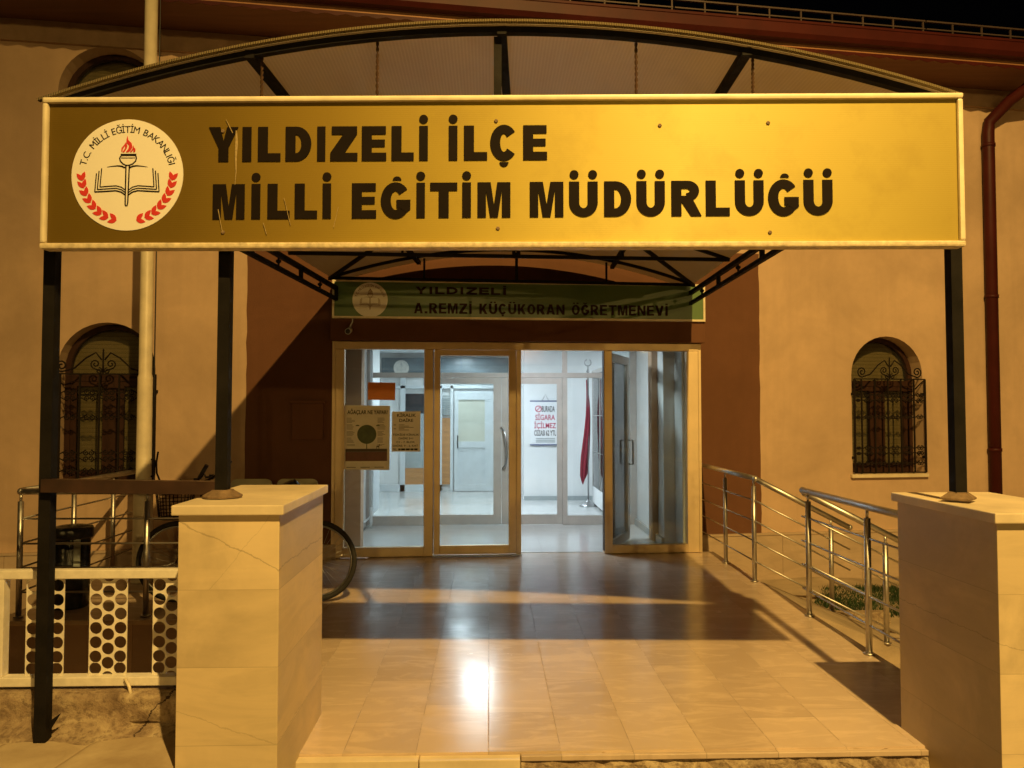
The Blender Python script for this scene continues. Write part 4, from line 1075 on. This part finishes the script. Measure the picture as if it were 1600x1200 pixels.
F.bar((bb.x, yb + .06, bb.z), (bb.x - .10, yb + .06, bb.z + .13), .02, .015); F.box((bb.x + .06, yb - .15, bb.z - .145), (bb.x + .14, yb - .07, bb.z - .12)); F.box((bb.x - .14, yb + .07, bb.z + .12), (bb.x - .06, yb + .15, bb.z + .145))
F.build('crank', M['chrome'], bk)
F = MB(); F.tube([(xr + .05, yb - .05, zb), (xr + .0, yb - .1, .15), (xr - .05, yb - .17, .006)], .008, 6); F.build('kickstand', M['chrome'], bk)

# ------------------------------------------------------------------ chairs, bin, wall box, camera
def chair(x, y, label):
    c = thing('plastic_chair', (x, y, 0), label, 'chair', 'plastic chairs by the wall')
    def rr(w, z0, z1, r): return arc(x + w - r, z1 - r, r, r, 0, 90, 6) + arc(x - w + r, z1 - r, r, r, 90, 180, 6) + arc(x - w + r, z0 + r, r, r, 180, 270, 6) + arc(x + w - r, z0 + r, r, r, 270, 360, 6)
    F = MB(); F.plate([rr(.195, .52, .915, .055)], y + .20, y + .222); F.plate([rr(.197, .518, .918, .058), rr(.182, .533, .903, .045)], y + .192, y + .198); F.build('backrest', M['chair'], c)
    F = MB(); F.box((x - .21, y - .22, .43), (x + .21, y + .20, .455), .01); F.build('seat', M['chair'], c)
    for sx in (-1, 1):
        F = MB(); F.tube([(x + sx * .18, y - .20, .428), (x + sx * .20, y - .24, .002)], .011, 8); F.build('leg', M['chrome'], c)
        F = MB(); F.tube([(x + sx * .20, y + .24, .002), (x + sx * .17, y + .188, .43), (x + sx * .165, y + .188, .80)], .011, 8); F.build('leg', M['chrome'], c)
chair(-2.31, 7.38, 'grey green plastic chair nearer the gate post')
chair(-1.865, 7.38, 'grey green plastic chair nearer the glass entrance')
bn = thing('rubbish_bin', (-3.37, 6.36, 0), 'black round rubbish bin with glossy lid behind the left rail', 'bin')
MB().lathe([(.125, .004), (.13, .02), (.135, .55), (.13, .56)], (-3.37, 6.36, 0), 24).build('body', M['bag'], bn)
F = MB(); F.lathe([(.150, .555), (.156, .57), (.156, .625), (.148, .645), (.10, .655), (.02, .658)], (-3.37, 6.36, 0), 24); F.build('lid', M['bag'], bn)
F = MB(); F.bar((-3.27, 6.245, .28), (-3.27, 6.245, .56), .05, .008, (0, 1, 0)); F.build('label_strip', M['grey_panel'], bn)
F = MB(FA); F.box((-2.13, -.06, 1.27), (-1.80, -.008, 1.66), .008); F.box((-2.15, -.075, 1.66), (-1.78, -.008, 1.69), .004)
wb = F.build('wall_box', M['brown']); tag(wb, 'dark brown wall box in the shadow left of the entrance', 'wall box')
FC = frame(-1.49, 8.235, 2.445, 3)
cm = thing('security_camera', tuple(FC @ Vector((0, 0, 0))), 'small white security camera under the green sign', 'security camera')
F = MB(FC); F.tube([(0, .0, .0), (0, -.14, -.03)], .032, 14); F.build('body', M['white_frame'], cm)
F = MB(FC); F.tube([(0, -.141, -.03), (0, -.146, -.031)], .026, 14); F.build('lens', M['blackish'], cm)
F = MB(FC); F.tube([(0, -.02, .02), (.03, -.0, .09), (.03, -.0, .122)], .008, 8); F.build('bracket', M['white_frame'], cm)

# ------------------------------------------------------------------ posters on the glass
tp = thing('tree_poster', tuple(FD @ Vector((.33, .04, .94))), 'paper poster with a round green tree taped inside the left pane', 'poster')
MB(FD).plate([[(.085, .946), (.581, .936), (.584, 1.636), (.097, 1.642)]], .040, .0415).build('sheet', M['paper'], tp)
F = MB(FD); F.text('AĞAÇLAR NE YAPAR?', .125, .56, 1.545, .044, .0398, .02); F.build('lettering', M['ink_brown'], tp)
F = MB(FD); F.plate([circ(.335, 1.325, .103, 40)], .0385, .0395); F.plate([rect(.331, 1.16, .340, 1.23)], .0386, .0394)
for x in (.235, .455): F.plate([arc(x, 1.415, .022, .014, 0, 180, 8)], .0386, .0394)
F.build('tree_print', M['tree_green'], tp)
F = MB(FD); F.plate([rect(.108, 1.035, .555, 1.135)], .0386, .0394); F.build('soil_print', M['soil'], tp)
F = MB(FD); F.plate([rect(.108, 1.136, .555, 1.168)], .0385, .0393)
F.plate([[(.44, 1.169), (.446, 1.169), (.448, 1.188), (.462, 1.188), (.464, 1.169), (.470, 1.169), (.47, 1.195), (.478, 1.216), (.472, 1.220), (.464, 1.200), (.44, 1.200)]], .0386, .0394)
F.build('ground_print', M['soil2'], tp)
F = MB(FD); rnd = random.Random(2)
for x0, x1 in ((.12, .21), (.45, .54)):
    for i in range(26):
        z = 1.50 - .012 * i
        if i % 6 == 5: continue
        F.plate([rect(x0, z, x1 - rnd.uniform(0, .04), z + .004)], .0388, .0395)
for i in range(3): F.plate([rect(.12 + .15 * i, .965, .22 + .15 * i, .972)], .0388, .0395)
F.build('small_print', M['ink_soft'], tp)
rn = thing('rental_notice', tuple(FD @ Vector((.76, .04, 1.13))), 'small pale notice with bold rental lettering beside the tree poster', 'notice')
MB(FD).plate([[(.603, 1.137), (.912, 1.135), (.915, 1.575), (.606, 1.573)]], .040, .0415).build('sheet', M['paper2'], rn)
F = MB(FD)
F.text('KİRALIK', .66, .865, 1.515, .036, .0398, .012); F.text('DAİRE', .685, .835, 1.460, .034, .0398, .012)
for i, (s, a, b2) in enumerate((('TOKİDE KİRALIK', .615, .90), ('DAİRE 3+1', .68, .835), ('C1 - 7. BLOK', .655, .855), ('DAİRE: 9 - 2. KAT', .615, .89))): F.text(s, a, b2, 1.310 - .040 * i, .021, .0398, .012)
F.text('TEL:', .613, .665, 1.150, .021, .0398, .012)
for a, b2 in ((.675, .70), (.705, .75), (.757, .80), (.807, .84), (.847, .885)): F.plate([rect(a, 1.151, b2, 1.170)], .0388, .0398)
F.build('lettering', M['ink'], rn)
F = MB(FD)
for i in range(5): F.plate([rect(.68, 1.425 - .014 * i, .74 + .1 * ((i * 7) % 3) / 2, 1.430 - .014 * i)], .0388, .0398)
for z in (1.424, 1.382): F.plate([rect(.625, z, .65, z + .006)], .0388, .0398)
F.build('small_print', M['ink_soft'], rn)
os_ = MB(FD).plate([[(.345, 1.700), (.637, 1.698), (.641, 1.888), (.341, 1.892)]], .040, .0415).build('orange_sheet', M['orange_paper'])
tag(os_, 'orange paper sheet stuck on the glass above the tree poster', 'sheet')

# ------------------------------------------------------------------ inside things
ns = thing('smoking_ban_sign', (.98, 13.58, .98), 'white hanging sign with red and black no smoking lettering on the inner pier', 'sign')
MB().box((.735, 13.575, .99), (1.205, 13.585, 1.745)).build('sheet', M['poster_white'], ns)
F = MB(); F.box((.725, 13.565, 1.745), (1.215, 13.59, 1.762)); F.box((.725, 13.565, .972), (1.215, 13.59, .989)); F.build('bar', M['blue'], ns)
F = MB(); F.tube([(.94, 13.58, 1.76), (1.0, 13.58, 1.87), (1.06, 13.58, 1.76)], .003, 4); F.build('cord', M['blackish'], ns)
F = MB(); F.text('BURADA', .935, 1.165, 1.565, .105, 13.574, .012); F.text('CEZASI 62 YTL', .80, 1.185, 1.145, .095, 13.574, .012)
F.build('black_lettering', M['ink'], ns)
F = MB(); F.text('SİGARA', .82, 1.17, 1.42, .095, 13.574, .012); F.text('İÇİLMEZ', .80, 1.185, 1.275, .095, 13.574, .012)
F.plate([circ(.875, 1.615, .058, 24), circ(.875, 1.615, .045, 24)], 13.571, 13.574); F.ribbon([(.84, 1.58), (.91, 1.65)], .012, 13.5712, 13.574)
F.build('red_lettering', M['crimson'], ns)
F = MB()
for i in range(3): F.plate([rect(.83, 1.085 - .03 * i, 1.17, 1.1 - .03 * i)], 13.572, 13.574)
F.build('small_print', M['grey_panel'], ns)
fl = thing('flag_stand', (1.65, 12.75, 0), 'furled red flag on a brass topped pole standing in the hall', 'flag')
F = MB(); F.lathe([(.15, .006), (.15, .02), (.10, .045), (.03, .09), (.018, .12)], (1.65, 12.75, 0), 20); F.build('base', M['chrome'], fl)
F = MB(); F.tube([(1.65, 12.75, .1), (1.65, 12.75, 2.20)], .014, 8); F.lathe([(.004, 2.20), (.03, 2.23), (.03, 2.25), (.006, 2.28)], (1.65, 12.75, 0), 12); F.build('pole', M['chrome'], fl)
F = MB(); F.tube([(1.65 + .055 * math.cos(R(a)), 12.75, 2.385 + .055 * math.sin(R(a))) for a in range(110, 431, 15)], .009, 6); F.tube([(1.65, 12.75, 2.27), (1.65, 12.75, 2.33)], .008, 6); F.build('finial', M['chrome'], fl)
F = MB(); grid = []
for j in range(25):
    f = j / 24; z = 2.10 - 1.70 * f; row = []
    wl = .012 + .085 * min(1, f * 1.35); 
    if f > .93: wl *= (1 - f) / .07 * .7 + .3
    for i in range(33):
        a = i / 32 * 2 * math.pi; rr_ = 1 + .28 * math.sin(5 * a + 2 * f)
        row.append((1.625 - .02 * f + wl * .62 * rr_ * math.cos(a) + (.03 * math.sin(f * 5)), 12.75 + .4 * wl * rr_ * math.sin(a), z + (.05 * math.cos(a) if f > .9 else 0)))
    grid.append(row)
F.sheet(grid); F.build('cloth', M['flag'], fl)
dc = thing('display_cabinet', (1.95, 12.1, 0), 'tall glass display cabinet with white base along the hall wall', 'cabinet')
F = MB(); F.box((1.74, 11.2, .05), (2.2, 12.9, .32), .006); F.build('base', M['white_wall'], dc)
F = MB()
for x in (1.75, 2.19):
    for y in (11.21, 12.05, 12.89): F.box((x - .012, y - .012, .321), (x + .012, y + .012, 2.19))
for z in (.9, 1.5): F.box((1.745, 11.2, z), (2.2, 12.9, z + .012))
F.build('frame', M['alu_grey'], dc)
MB().box((1.735, 11.19, 2.19), (2.21, 12.91, 2.25), .004).build('top', M['alu_grey'], dc)
F = MB(); F.box((1.745, 11.23, .325), (1.75, 12.87, 2.185)); F.build('pane', M['glass_in'], dc)
F = MB()
for x in (1.78, 2.16):
    for y in (11.25, 12.85): F.lathe([(.02, .004), (.02, .049)], (x, y, 0), 8)
F.build('foot', M['chrome'], dc)
hs = thing('hall_signboard', (-1.0, 15.05, 2.32), 'dark board with pale round emblem above the inner white partition', 'signboard')
MB().box((-2.1, 15.06, 2.31), (.6, 15.10, 2.62), .004).build('board', M['board'], hs)
emblem(hs, Matrix.Translation((-1.715, 15.06, 2.42)), .15, 'grey_panel', 'grey_panel', False)
